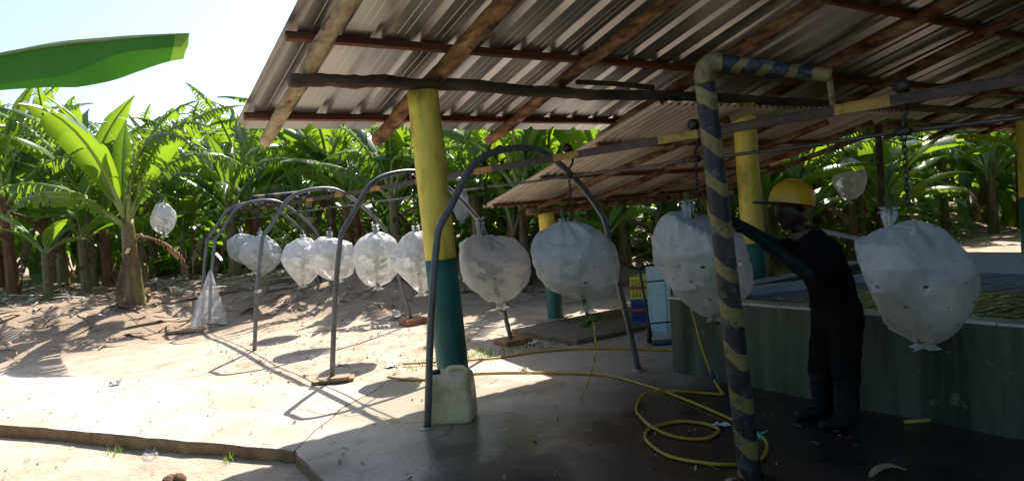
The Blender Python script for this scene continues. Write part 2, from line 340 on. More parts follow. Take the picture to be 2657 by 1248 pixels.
mb.v = [(x, y, gz(x, y)) for y in ys for x in xs]
for j in range(len(ys)-1):
    for i in range(nx-1):
        mb.f.append((j*nx+i, j*nx+i+1, (j+1)*nx+i+1, (j+1)*nx+i)); mb.m.append(0)
gro = tag(mb.build('ground', M['dirt'], sm=True), kind='structure')
def soilmask(x, y):
    y0 = 11.6-2.8*smooth(3.5, 6.0, x)
    if x > 9.5: y0 = 6.6
    return max(smooth(y0-.8, y0+1.0, y+.8*nz(x, y, 0, .8)), smooth(-1.7, -2.6, x), smooth(21.5, 22.5, x))
att = gro.data.attributes.new('soil', 'FLOAT', 'POINT'); att.data.foreach_set('value', [soilmask(v[0], v[1]) for v in mb.v])

def slab(name, poly, z0, z1, m, jit=.012):
    """flat slab with a slightly ragged, rounded edge"""
    pts = []
    for i, a in enumerate(poly):
        b = poly[(i+1) % len(poly)]; L = math.dist(a, b); n = max(1, int(L/.14)) if L < 9 else 4
        for k in range(n):
            f = k/n; x = a[0]+(b[0]-a[0])*f; y = a[1]+(b[1]-a[1])*f
            pts.append((x+jit*2*nz(x*4, y*4, 2), y+jit*2*nz(x*4, y*4, 9)))
    c = (sum(p[0] for p in pts)/len(pts), sum(p[1] for p in pts)/len(pts))
    bm = bmesh.new(); n = len(pts)
    top = [bm.verts.new((x, y, z1)) for x, y in pts]
    rim = []
    for i, (x, y) in enumerate(pts):
        a = pts[i-1]; b = pts[(i+1) % n]; tx, ty = b[0]-a[0], b[1]-a[1]; L = math.hypot(tx, ty) or 1
        rim.append(bm.verts.new((x+.012*ty/L, y-.012*tx/L, z1-.014+.006*nz(x*5, y*5, 4))))
    bot = [bm.verts.new((v.co.x, v.co.y, z0)) for v in rim]
    bm.faces.new(top)
    for i in range(n):
        j = (i+1) % n
        bm.faces.new((top[i], rim[i], rim[j], top[j])).material_index = 1; bm.faces.new((rim[i], bot[i], bot[j], rim[j])).material_index = 1
    bmesh.ops.recalc_face_normals(bm, faces=bm.faces)
    me = bpy.data.meshes.new(name); bm.to_mesh(me); bm.free(); me.materials.append(M[m]); me.materials.append(M['kerb'])
    return tag(place(me, name), kind='structure')
def ccw(p):
    a = sum(p[i-1][0]*p[i][1]-p[i][0]*p[i-1][1] for i in range(len(p))); return p if a > 0 else p[::-1]
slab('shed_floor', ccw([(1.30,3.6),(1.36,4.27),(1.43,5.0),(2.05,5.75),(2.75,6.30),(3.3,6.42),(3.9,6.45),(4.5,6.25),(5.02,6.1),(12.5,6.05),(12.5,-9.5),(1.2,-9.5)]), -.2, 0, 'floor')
slab('path', ccw([(1.41,4.985),(.41,6.64),(-.75,8.5),(-2.9,12.0),(-1.1,12.3),(.63,9.38),(1.4,8.1),(2.07,6.95),(2.70,6.275),(2.04,5.76)]), -.2, .003, 'path')
slab('far_slab', ccw([(5.04,6.12),(5.05,7.45),(12,7.35),(12,6.09)]), -.1, .055, 'slab_far')

# ---------------------------------------------------------------- packing shed (roof, rafters, beam, columns)
SL = .28
def rz(y): return 2.93 - SL*(y-5.22)          # underside of the sheets
RIDGE = -1.6
shed = empty('packing_shed', (2.85, 5.22, 0), 'open packing shed, sloping ribbed metal roof on log rafters and yellow columns', 'shed')
def rel(o, par):
    """keep world placement while parenting to an unrotated empty"""
    o.location = o.location - par.location; return o
def part(mb, name, mats, par, sm=False, label=None):
    return rel(mb.build(name, mats, par, sm, label), par)
# ribbed sheets: 1 m covers, three ribs each, two rows on the near slope and one beyond the ridge
def sheet_profile(x0, wd):
    out = []; n = round(wd/.333); st = wd/n
    for k in range(n):
        a = x0+k*st
        for dx, z in ((0,0),(.035,.05),(.070,.05),(.105,0),(.186,0),(.189,.0022),(.195,.0022),(.198,0),(.252,0),(.255,.0022),(.261,.0022),(.264,0)):
            out.append((a+dx*st/.333, z))
    out += [(x0+wd, 0), (x0+wd+.035, .05)]
    return out
def sheet(x0, wd, ya, yb, dz, zf, m):
    mb = MB(); P = sheet_profile(x0, wd); n = len(P)
    ny = max(1, int(abs(yb-ya)/.8))
    for j in range(ny+1):
        y = ya+(yb-ya)*j/ny
        for x, z in P: mb.v.append((x, y, zf(y)+z+dz+.003*nz(x, y, 0, .5)))
    for j in range(ny):
        for i in range(n-1): mb.f.append((j*n+i, j*n+i+1, (j+1)*n+i+1, (j+1)*n+i)); mb.m.append(0)
    return mb
for k in range(20):
    x0 = 1.60+k*1.0
    part(sheet(x0, 1.0, 6.64+.02*random.uniform(-1,1), 2.2, .004+.003*(k % 2), rz, M), 'roof_sheet', M['roofmetal'], shed)
    part(sheet(x0, 1.0, 2.4, RIDGE, .016+.003*(k % 2), rz, M), 'roof_sheet', M['roofmetal'], shed)
    part(sheet(x0, 1.0, RIDGE, -8.8, .020+.003*(k % 2), lambda y: rz(RIDGE)-SL*(RIDGE-y), M), 'roof_sheet', M['roofmetal'], shed)
# purlins (sawn battens) under the sheets
for y in (6.30, 4.98, 3.64, 2.3, .96, -.4):
    mb = MB(); z = rz(y)-.032
    for i in range(9): mb.bar((1.62+i*2.17, y+.02*nz(i, 0, y), z+.004*nz(i, 5, y)), (1.62+(i+1)*2.17-.002, y+.02*nz(i+1, 0, y), z+.004*nz(i+1, 5, y)), .045, .06, 0, (0, SL, 1))
    part(mb, 'purlin', M['purlin'], shed)
for y in (-3., -4.8, -6.6, -8.4):
    mb = MB(); z = rz(RIDGE)-SL*(RIDGE-y)-.032; mb.bar((1.62, y, z), (21.4, y, z), .045, .06); part(mb, 'purlin', M['purlin'], shed)
def log(pts, r0_, r1_, name, m, par, n=12, rough=.12, seed=0, label=None):
    """crooked round timber with knots and branch stubs"""
    P = []; Rr = []; a = Vector(pts[0]); tot = sum((Vector(pts[i+1])-Vector(pts[i])).length for i in range(len(pts)-1)); k = max(8, int(tot/.10)); acc = []
    for i in range(k+1):
        t_ = i/k*(len(pts)-1); j = min(int(t_), len(pts)-2); q = Vector(pts[j]).lerp(Vector(pts[j+1]), t_-j)
        s_ = i/k*tot
        q += Vector((nz(s_, seed, 1, .9), nz(s_, seed, 7, .9)*.6, nz(s_, seed, 13, .9)))*.035
        P.append(q); Rr.append((r0_+(r1_-r0_)*i/k)*(1+rough*nz(s_, seed, 3, 4)+.5*rough*nz(s_, seed, 5, 11)))
    mb = MB(); mb.tube(P, Rr, n)
    rnd = random.Random(seed)
    for _ in range(int(tot*1.1)):
        i = rnd.randrange(2, k-1); d = Vector((rnd.uniform(-1,1), rnd.uniform(-1,1), rnd.uniform(-1,.2))).normalized()
        mb.tube([P[i]+d*Rr[i]*.7, P[i]+d*(Rr[i]*1.12)], [Rr[i]*.32, Rr[i]*.22], 7)
    return part(mb, name, m, par, True, label)
for i, (x, dx, r, m) in enumerate(((1.86,.0,.064,'log_pale'),(2.95,.02,.074,'log'),(4.38,.0,.062,'log'),(5.97,.04,.07,'log'),(7.8,-.03,.07,'log'),(9.6,.0,.06,'log'),(11.4,.02,.06,'log'),(13.2,0,.06,'log'),(15.0,0,.06,'log'),(17,0,.06,'log'),(19,0,.06,'log'))):
    ye = 6.62+.12*random.uniform(-.6,1)
    log([(x+dx, ye, rz(ye)-.065-r), (x, 4.98, rz(4.98)-.065-r), (x-dx, 1.6, rz(1.6)-.065-r), (x, RIDGE, rz(RIDGE)-.065-r)], r*.92, r*1.15, 'rafter', M[m], shed, seed=i*7+1)
zb = rz(5.22)-.065-.115-.05
log([(1.70,5.22,zb+.01),(2.85,5.20,zb+.01),(4.6,5.24,zb-.005),(6.4,5.2,zb),(9.4,5.22,zb),(14,5.22,zb),(20.5,5.22,zb)], .052, .06, 'beam', M['log_grey'], shed, seed=77, rough=.16)
log([(4.55,5.24,zb+.10),(5.6,5.22,zb+.095)], .025, .03, 'beam_splice', M['log_grey'], shed, seed=79)
log([(1.62,RIDGE,rz(RIDGE)-.24),(21,RIDGE,rz(RIDGE)-.24)], .07, .07, 'ridge_beam', M['log_grey'], shed, seed=80)
def column(par, x, y, r, h, hg, lean=(0,0), n=28):
    """painted round column in two lengths, the lower one dark green"""
    def seg(z0, z1, rr):
        mb = MB(); P = []; R_ = []
        k = 10
        for i in range(k+1):
            z = z0+(z1-z0)*i/k; P.append((x+lean[0]*z/h, y+lean[1]*z/h, z)); R_.append(rr*(1+.012*nz(x, y, z, 2.3)))
        mb.tube(P, R_, n); return mb
    c = part(seg(hg-.01, h, r), 'column', M['yellow'], par, True)
    g_ = seg(-.05, hg, r+.003).build('painted_base', M['green'], c, True); g_.location = (0, 0, 0)
    return c
column(shed, 2.90, 5.22, .133, zb-.045, 1.23, (-.085, 0))
column(shed, 7.18, 5.22, .133, zb-.05, .98, (-.05, 0))
column(shed, 15.6, 5.22, .133, zb-.05, 1.1)
for x in (2.9, 9.1, 15.6): column(shed, x, RIDGE, .13, rz(RIDGE)-.30, 1.2)

mb = MB(); mb.box(1.6, 21.4, -8.75, -8.6, -.1, rz(RIDGE)-SL*(RIDGE+8.7)-.08); part(mb, 'back_wall', M['tankgreen'], shed)  # unseen wall, added to shut out light from behind
# ---------------------------------------------------------------- low shed with corrugated roof
shed2 = empty('low_shed', (6.1, 7.85, 0), 'low shed with rusty corrugated roof and log beam behind the wash tank', 'shed')
S2 = .26
def rz2(y): return 1.80 - S2*(y-7.85)
for k in range(6):
    x0 = 5.32+k*.81; mb = MB(); ns = 7*8+5; ny = 6; ya = 8.36+random.uniform(-.03,.03); yb = 4.9
    for j in range(ny+1):
        y = ya+(yb-ya)*j/ny
        for i in range(ns): mb.v.append((x0+i*.0145, y, rz2(y)+.022*cos(2*pi*i/8.)+.004*(k % 2)+.01*nz(x0, y, 0, .6)))
    for j in range(ny):
        for i in range(ns-1): mb.f.append((j*ns+i, j*ns+i+1, (j+1)*ns+i+1, (j+1)*ns+i)); mb.m.append(0)
    part(mb, 'roof_sheet', M['zinc'], shed2, True)
for y in (8.14, 7.0, 5.9):
    mb = MB(); mb.bar((5.36, y, rz2(y)-.04), (10.15, y, rz2(y)-.04), .04, .05, 0, (0, S2, 1)); part(mb, 'purlin', M['purlin'], shed2)
for i, x in enumerate((6.2, 7.15, 8.2, 9.3, 10.05)):
    log([(x, 8.2, rz2(8.2)-.065-.045), (x+.35, 5.0, rz2(5.)-.065-.045)], .04, .042, 'rafter', M['log'], shed2, seed=100+i)
log([(5.78, 7.9, rz2(7.9)-.21), (8.0, 7.9, rz2(7.9)-.20), (10.3, 7.9, rz2(7.9)-.20)], .055, .06, 'beam', M['log'], shed2, seed=120, rough=.08)
column(shed2, 6.14, 7.9, .115, rz2(7.9)-.262, .62, (-.04, 0))
column(shed2, 9.8, 7.9, .115, rz2(7.9)-.262, .62)
for x in (6.3, 10.0):
    mb = MB(); mb.tube([(x, 5.1, 0), (x, 5.1, rz2(5.1)-.12)], .045, 10) if x > 8 else mb.tube([(x+.3, 6.3, .05), (x+.3, 6.3, rz2(6.3)-.12)], .03, 10)
    if x > 8: part(mb, 'post', M['log_grey'], shed2, True)

# ---------------------------------------------------------------- wash tank
tank = empty('wash_tank', (4.74, 4.37, 0), 'long green concrete wash tank with white tiled rim and dark rippled water', 'tank')
X0, Y0, X1, Y1, ZT = 4.74, 4.40, 8.0, -3.0, .70
th = .13
def wall(name, x0, x1, y0, y1, z0, z1, m, par=tank):
    mb = MB(); mb.box(x0, x1, y0, y1, z0, z1); return bevel(part(mb, name, m, par), .008)
wall('front_wall', X0, X0+th, Y1, Y0, -.05, ZT-.022, M['tankgreen'])
wall('end_wall', X0+th+.001, X1, Y0-th, Y0, -.05, ZT-.024, M['tankgreen'])
wall('back_wall', X1-.12, X1-.001, Y1, Y0-th-.002, -.05, .80, M['tile'])
wall('basin_floor', X0+th+.001, X1-.122, Y1, Y0-th-.002, -.04, .12, M['tankgreen'])
# tiled rim: single tiles with joints
def tiles(par, x0, x1, y0, y1, z, n, along):
    for k in range(n):
        if along == 'y': a, b = y0+(y1-y0)*k/n, y0+(y1-y0)*(k+1)/n; bb = (x0, x1, min(a,b)+.003, max(a,b)-.003)
        else: a, b = x0+(x1-x0)*k/n, x0+(x1-x0)*(k+1)/n; bb = (a+.003, b-.003, y0, y1)
        mb = MB(); mb.box(*bb, z-.021+random.uniform(-.001,.001), z+random.uniform(-.0015,.0015)); bevel(part(mb, 'tile', M['tile'], par), .003, 1)
tiles(tank, X0-.008, X0+th+.008, Y0+.006, 0.6, ZT, 13, 'y')
tiles(tank, X0+th+.012, X1-.13, Y0-th-.006, Y0+.006, ZT, 9, 'x')
# oblique partition, tiled white
mb = MB(); A = Vector((5.70, 4.24, 0)); B = Vector((7.85, 3.40, 0)); mb.bar(A+Vector((0,0,.40)), B+Vector((0,0,.40)), .13, .55); bevel(part(mb, 'partition', M['tile'], tank), .008)
mb = MB(); n = 26; m_ = 40
for j in range(m_+1):
    for i in range(n+1):
        x = X0+th+.002+(X1-.124-X0-th)*i/n; y = Y1+.002+(Y0-th-.006-Y1)*j/m_
        mb.v.append((x, y, .60+.008*nz(x, y*1.6, 0, 5)))
for j in range(m_):
    for i in range(n): mb.f.append((j*(n+1)+i, j*(n+1)+i+1, (j+1)*(n+1)+i+1, (j+1)*(n+1)+i)); mb.m.append(0)
part(mb, 'water', M['water'], tank, True)
# pale blue tank behind
bt = empty('rinse_tank', (6.05, 5.72, 0), 'pale blue painted block tank beside the stacked crates', 'tank')
def wall2(name, *a): mb = MB(); mb.box(*a); return bevel(part(mb, name, M['tankblue'], bt), .012)
wall2('front_wall', 6.12, 7.0, 5.60, 5.72, -.02, .80); wall2('side_wall', 6.12, 6.24, 5.722, 6.03, -.02, .80); wall2('back_wall', 6.242, 7.0, 5.93, 6.03, -.02, .80); wall2('basin_floor', 6.242, 6.998, 5.722, 5.928, 0, .3)

# ---------------------------------------------------------------- overhead rail, arches, gantries
RX = 3.45
rail = empty('overhead_rail', (RX, 5, 1.97), 'long overhead conveyor rail painted in dark and yellow bands', 'rail')
y = -1.5
seg_y = []
yel = [(1.69,1.97),(2.86,3.19),(4.0,4.3),(5.2,5.5),(6.42,6.7),(7.62,7.9),(8.82,9.1),(10.0,10.3),(11.25,11.5),(12.5,12.75),(.45,.75)]
cur = -1.5
for a, b in sorted(yel):
    seg_y.append((cur, a, 'raildark')); seg_y.append((a, b, 'railyellow')); cur = b
seg_y.append((cur, 15.4, 'raildark'))
for a, b, m in seg_y:
    mb = MB(); mb.bar((RX, a, 1.98), (RX, b, 1.98), .03, .046); mb.bar((RX, a, 2.0065), (RX, b, 2.0065), .045, .006); part(mb, 'rail_length', M[m], rail)

AR = [  # arch outline measured in its own vertical plane: x, z
 (2.33,0),(2.44,.83),(2.545,1.40),(2.585,1.52),(2.68,1.64),(2.79,1.80),(2.89,1.935),(2.98,2.01),(3.09,2.065),(3.25,2.10),(3.41,2.11),(3.56,2.095),(3.68,2.05),(3.79,1.98),(3.95,1.85),(4.11,1.69),(4.24,1.53),(4.31,1.40),(4.35,1.13),(4.47,.6),(4.60,0)]
def spline(pts, sub=4):
    P = [Vector(p) for p in pts]; out = []
    for i in range(len(P)-1):
        a = P[max(i-1,0)]; b = P[i]; c = P[i+1]; d = P[min(i+2, len(P)-1)]
        for k in range(sub):
            t = k/sub
            out.append(.5*((2*b)+(c-a)*t+(2*a-5*b+4*c-d)*t*t+(3*b-a-3*c+d)*t*t*t))
    out.append(P[-1]); return out
arch_lab = ['grey pipe arch closest to the yellow column and white jug', 'second grey pipe arch, its near leg standing on a flat plank',
            'third grey pipe arch along the rail, plastic tied round its leg', 'fourth grey pipe arch with a plastic bag hanging on its leg', 'farthest grey pipe arch at the end of the rail']
arch_y = [4.69, 6.90, 9.55, 12.55, 13.35]
for i, yy in enumerate(arch_y):
    e = empty('pipe_arch', (2.33, yy, 0), arch_lab[i], 'pipe arch', 'pipe arches carrying the rail')
    dx = (0,.07,-.02,.0,.03)[i]; zoff = gz(2.4, yy)+.01 if i >= 3 else 0
    mb = MB(); pts = [(x+dx*(1-(x-2.33)/2.27)+(.06*(x-2.33)/2.27 if i else 0), yy+.03*nz(x, yy, 1), z if z else -.03) for x, z in AR]
    mb.tube(spline(pts, 3), .0275 if i != 0 else .028, 12); part(mb, 'pipe', M['pipe'], e, True)
    mb = MB(); mb.bar((RX, yy, 2.085), (RX, yy, 2.008), .02, .03, 0, (1,0,0)); part(mb, 'rail_hanger', M['steel'], e)
    if i in (1, 2):
        mb = MB(); mb.box(4.48, 4.86, yy-.16, yy+.14, -.05, .035+.02*i); o = part(mb, 'foot_block', M['brick'], e); bevel(o, .015)
    if i == 0:
        for xx in (2.33, 4.59):
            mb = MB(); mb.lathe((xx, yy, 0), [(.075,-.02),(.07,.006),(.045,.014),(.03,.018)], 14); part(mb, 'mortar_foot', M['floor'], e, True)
    if i == 2:
        mb = MB(); mb.lathe((2.425, yy, .78), [(.028,-.02),(.05,-.012),(.042,0),(.055,.012),(.03,.02)], 9); part(mb, 'plastic_tie', M['film'], e, True)
# flat plank under the second arch's leg
mb = MB(); mb.box(-.21,.21,-.09,.09,0,.028); mb.box(-.05,.17,-.11,.05,.0295,.05); o = mb.build('foot_plank', M['plank']); o.location = (2.41, 6.88, .0); o.rotation_euler = (0,0,-.45); bevel(o, .004)
tag(o, 'pair of short weathered boards under the leg of the second arch', 'plank')
mb = MB(); mb.box(-.3,.3,-.09,.09,0,.05); o = mb.build('loose_board', M['plank']); o.location = (1.95, 12.42, gz(1.95,12.42)-.005); o.rotation_euler = (0,0,-.5); bevel(o, .006)
tag(o, 'pale board lying on the ground below the hanging plastic bag', 'plank')

def striped(pts, r, par, name, first=0, seg=.16, n=18, slope=.5):
    """tube painted in oblique dark / yellow bands, each band its own length of tube"""
    P = [Vector(p) for p in pts]; L = [0]
    for i in range(len(P)-1): L.append(L[-1]+(P[i+1]-P[i]).length)
    def at(s):
        for i in range(len(P)-1):
            if s <= L[i+1] or i == len(P)-2: return P[i].lerp(P[i+1], (s-L[i])/(L[i+1]-L[i]))
    def rad_at(s): return r[0]+(r[1]-r[0])*s/L[-1]
    tot = L[-1]; k = first; s = 0
    ax = (P[-1]-P[0]).normalized(); ref = Vector((1,0,0)) if abs(ax.x) < .8 else Vector((0,0,1)); S = (ref-ax*ref.dot(ax)).normalized(); U = ax.cross(S)
    def ring(s_, tilt):
        out = []
        for j in range(n):
            a = 2*pi*j/n; off = tilt*slope*sin(a)*rad_at(s_)+tilt*.02*nz(s_*3, a, 1); ss = max(0, min(tot, s_+off)); c = at(ss); rr = rad_at(ss)
            out.append(c+(S*cos(a)+U*sin(a))*rr)
        return out
    while s < tot-1e-6:
        e = min(tot, s+seg*(.75 if k % 2 else 1.3)*random.uniform(.88,1.12)); e = tot if tot-e < .05 else e
        rs = []
        m_ = 4
        for q in range(m_+1): rs.append(ring(s+(e-s)*q/m_, 0 if (s == 0 and q == 0) or (e == tot and q == m_) else 1))
        mb = MB(); mb.add([p for R_ in rs for p in R_], [(q*n+j, q*n+(j+1) % n, (q+1)*n+(j+1) % n, (q+1)*n+j) for q in range(m_) for j in range(n)] + ([tuple(range(n-1,-1,-1))] if s == 0 else []) + ([tuple(m_*n+j for j in range(n))] if e == tot else []))
        part(mb, name, M['postyellow' if k % 2 else 'postblack'], par, True)
        s = e; k += 1
gan = empty('striped_gantry', (3.15, 2.42, 0), 'thick post and arm striped dark blue and yellow in the foreground', 'post')
striped([(3.155,2.41,-.04),(3.04,2.46,2.24)], (.064,.054), gan, 'post_band', 1, .118, slope=.95)
mb = MB(); mb.tube(spline([(3.045,2.457,2.20),(3.04,2.455,2.255),(3.06,2.43,2.295),(3.10,2.38,2.30)], 4), [.057]*10+[.054,.052,.05], 18); part(mb, 'elbow', M['postyellow'], gan, True)
striped([(3.09,2.392,2.298),(3.452,1.99,2.165)], (.048,.034), gan, 'arm_band', 0, .062, slope=.45)
mb = MB(); mb.tube([(3.45,1.995,2.15),(3.452,1.985,2.012)], .016, 10); part(mb, 'hanger', M['postyellow'], gan, True)
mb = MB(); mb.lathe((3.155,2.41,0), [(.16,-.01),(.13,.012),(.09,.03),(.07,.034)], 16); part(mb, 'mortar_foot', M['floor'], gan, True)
gan2 = empty('striped_gantry', (4.57, 13.4, 0), 'distant thin striped post with arm at the far end of the rail', 'post', None)
zf = gz(4.57,13.4)
striped([(4.57,13.4,zf-.05),(4.5,13.4,2.25)], (.06,.055), gan2, 'post_band', 1, .15)
striped([(4.49,13.4,2.25),(3.45,13.4,2.2)], (.045,.045), gan2, 'arm_band', 0, .15)
mb = MB(); mb.tube([(3.45,13.4,2.2),(3.45,13.4,2.0)], .014, 8); part(mb, 'hanger', M['postyellow'], gan2, True)

# trolleys, spacer rods and bagged bunches
BY = [14.44, 13.18, 10.76, 9.38, 7.92, 6.80, 5.36, 4.14, 2.90, 1.64]
TRY = [14.44, 13.18, 11.97, 10.76, 9.38, 7.92, 6.80, 5.36, 4.14, 2.90, 1.64, .4]
def trolley(y, label):
    e = empty('rail_trolley', (RX, y, 2.04), label, 'trolley', 'trolleys on the rail')
    mb = MB(); mb.lathe((0,0,0), [(.0,-.014),(.036,-.014),(.026,-.005),(.026,.005),(.036,.014),(0,.014)], 16)
    for v in range(len(mb.v)): x_, y_, z_ = mb.v[v]; mb.v[v] = (RX+z_, y+x_, 2.045+y_)
    part(mb, 'roller', M['steel'], e, True)
    mb = MB(); mb.tube([(RX+.028,y,2.05),(RX+.05,y,2.03),(RX+.045,y,1.93),(RX,y,1.88),(RX,y,1.825)], .009, 7); part(mb, 'hook_strap', M['steel'], e, True)
    mb = MB(); mb.tube([(RX,y-.03,1.83),(RX,y+.03,1.83)], .022, 8); part(mb, 'coupling', M['steel'], e, True)
    mb = MB(); z = 1.825; k = 0
    while z > 1.50:
        c = [(RX+(.011*cos(a) if k % 2 else 0), y+(0 if k % 2 else .011*cos(a)), z-.02+.021*sin(a)) for a in [2*pi*q/8 for q in range(8)]]
        mb.tube(c, .0035, 5, closed=True); z -= .031; k += 1
    part(mb, 'chain', M['steel'], e, True)
    return e
def ordn(k): return ['nearest the camera', 'above the bunch the worker handles', 'between worker and arch', 'by the yellow column'][k]
tl = {.4:'rail trolley out at the right end over the tank', 1.64:'rail trolley above the bunch at the right edge', 2.90:'rail trolley above the bunch the worker is handling', 4.14:'rail trolley just right of the nearest pipe arch',
      5.36:'rail trolley just left of the nearest pipe arch top', 6.80:'rail trolley hidden behind the yellow column', 7.92:'rail trolley between second and third pipe arches', 9.38:'rail trolley at the third pipe arch',
      10.76:'rail trolley just beyond the third pipe arch', 11.97:'empty rail trolley before the fourth pipe arch', 13.18:'rail trolley at the two farthest pipe arches', 14.44:'last rail trolley at the far end of the rail'}
for y_ in TRY: trolley(y_, tl[y_])
rod_lab = ['at the far end of the rail', 'between the two farthest arches', 'just before the fourth arch', 'between fourth and third arches', 'just this side of the third arch', 'between third and second arches', 'behind the yellow column',
           'from the yellow column to the nearest arch', 'from the nearest arch towards the striped post', 'right of the striped post, over the worker', 'at the extreme right over the tank']
for i in range(len(TRY)-1):
    a, b = TRY[i], TRY[i+1]; mb = MB(); mb.tube(spline([(RX,a-.025,1.83),(RX+.01,(a+b)/2,1.822),(RX,b+.025,1.83)], 4), .010, 8); o = mb.build('spacer_rod', M['rod'], sm=True)
    tag(o, 'thin steel spacer rod '+rod_lab[i], 'rod', 'spacer rods between trolleys')

def finger(mb, base, d, up, L, r, m=0):
    P = []; R_ = []
    for k in range(6):
        t = k/5; P.append(base+d*(L*t*(1-.18*t))+up*(L*.62*t*t)); R_.append(r*(.45,.88,1,.97,.75,.22)[k])
    mb.tube(P, R_, 6, m)
def hand_mesh(nf, rr, L, fr):
    mb = MB()
    for row in range(2):
        for k in range(nf//2):
            a = (-.5+k/(nf/2-1))*1.75+.05*row
            d = Vector((cos(a), sin(a), -.12-.1*row)).normalized()
            finger(mb, d*rr+Vector((0,0,-.02*row)), d, Vector((0,0,1)), L*random.uniform(.9,1.08), fr)
    mb.tube([Vector((rr*cos(a), rr*sin(a), -.01)) for a in [(-.5+q/8)*1.8 for q in range(9)]], .017, 6)
    return mb.mesh('banana_hand', M['banana'], True)
HAND = [hand_mesh(12, .045, .17, .0185), hand_mesh(14, .05, .185, .019), hand_mesh(10, .04, .15, .017)]
def tri(x):
    x = (x/(2*pi)) % 1; return 4*abs(x-.5)-1
def bag_mesh(seed, w, h, skew, neck, tail, nfac=13, taut=.66, point=.0):
    """film pulled over a bunch: taut facets between fingertips, pleats gathered into neck and tail"""
    rnd = random.Random(seed); planes = []
    for k in range(nfac):
        z = rnd.uniform(-.95,.95); a = rnd.uniform(0, 2*pi); q = math.sqrt(1-z*z)
        planes.append((Vector((q*cos(a), q*sin(a), z)), rnd.uniform(.72-.12*(taut > .7),.98)))
    nu, nv = 56, 34; mb = MB(); uvs = []
    zc = 0
    pl = [rnd.uniform(0, 6.28) for _ in range(4)]
    v0 = 0
    v1 = nv
    for j in range(nv+1):
        t = j/nv; th_ = pi*(.03+.94*t)
        for i in range(nu):
            a = 2*pi*i/nu; d = Vector((sin(th_)*cos(a), sin(th_)*sin(a), cos(th_)))
            r = r2 = 9.
            for n_, dd in planes:
                c = n_.dot(d)
                if c > .05:
                    q = dd/c
                    if q < r: r, r2 = q, r
                    elif q < r2: r2 = q
            if r < 1.0: r += .016*math.exp(-((r2-r)/.035)**2)
            rs_ = .93+.09*nz(d.x, d.y, d.z+seed, 1.6)+.04*nz(d.x, d.y, d.z+seed+9, 3.4)
            r = min(r, 1.02); r = taut*r+(1-taut)*min(rs_, r+.10)
            for fq, am, wd_ in ((1.5, .05 if taut < .7 else .034, .11), (2.9, .028 if taut < .7 else .012, .10)):       # pinched folds
                r -= am*max(0, 1-abs(nz(d.x, d.y, d.z*.8+seed*1.7, fq))/wd_)
            rad_ = r*sin(th_); zz = r*cos(th_)
            # gather towards neck and tail
            g1 = smooth(.40, 0, t)**1.5; g2 = smooth(.88, 1, t)
            pleat = 1+(.17*g1+.16*g2)*tri(a*9+pl[0]+2*sin(a*2+pl[1]))+(.05*(1-g1)*(1-g2))*nz(a*2.2, t*1.5, seed, 1.7)
            rad_ *= pleat
            egg = (1-.13*(t-.45) if t > .45 else 1+.10*(.45-t))*(1-point*smooth(.42, .95, t))
            x = cos(a)*rad_*w/2*egg; y = sin(a)*rad_*w/2*egg; z = zz*h/2
            x += skew[0]*(.5-t); y += skew[1]*(.5-t)
            mb.v.append((x, y, z)); uvs.append((i/nu*9+.5*(int(t*9) % 2), t*9))
    # neck
    base = 0
    rings = []
    for q, (f, dz) in enumerate(((.95, neck*.35), (.62, neck*.7), (.75, neck*1.0))):
        idx = []
        for i in range(nu):
            a = 2*pi*i/nu; p = mb.v[i]; s_ = .026*f*(1+.35*sin(a*7+pl[2]))*(1+.5*(q == 2))
            cx_, cy_ = skew[0]*.5, skew[1]*.5
            idx.append(len(mb.v)); mb.v.append((cx_+cos(a)*s_*1.2, cy_+sin(a)*s_*1.2, h/2*.98+dz+.006*sin(a*5))); uvs.append((.1,.05))
        rings.append(idx)
    for j in range(nv):
        for i in range(nu): k = (i+1) % nu; mb.f.append((j*nu+i, (j+1)*nu+i, (j+1)*nu+k, j*nu+k)); mb.m.append(0)
    prev = list(range(nu))
    for R_ in rings:
        for i in range(nu): k = (i+1) % nu; mb.f.append((prev[i], prev[k], R_[k], R_[i])); mb.m.append(0)
        prev = R_
    # tail: open flared end of the film
    prev = [nv*nu+i for i in range(nu)]
    for q, (f, dz) in enumerate(((.9, tail*.4), (1.5, tail))):
        idx = []
        for i in range(nu):
            a = 2*pi*i/nu; s_ = .034*f*(1+.3*sin(a*6+pl[3]))
            idx.append(len(mb.v)); mb.v.append((-skew[0]*.5+cos(a)*s_*1.3, -skew[1]*.5+sin(a)*s_, -h/2*.97-dz*(1+.25*sin(a*3)))); uvs.append((.1,.05))
        for i in range(nu): k = (i+1) % nu; mb.f.append((prev[i], idx[i], idx[k], prev[k])); mb.m.append(0)
        prev = idx
    me = mb.mesh('bag', M['bag'], False)
    uvl = me.uv_layers.new(name='UVMap'); dat = []
    for p in me.polygons:
        us = [uvs[v] for v in p.vertices]; mx = max(u[0] for u in us)
        for u in us: dat += [u[0]+(9 if mx-u[0] > 4 else 0), u[1]]
    uvl.data.foreach_set('uv', dat)
    # creases stay sharp between facets but small curvature reads smooth
    me.polygons.foreach_set('use_smooth', [True]*len(me.polygons))
    try: me.set_sharp_from_angle(angle=rad(20))
    except Exception: pass
    return me
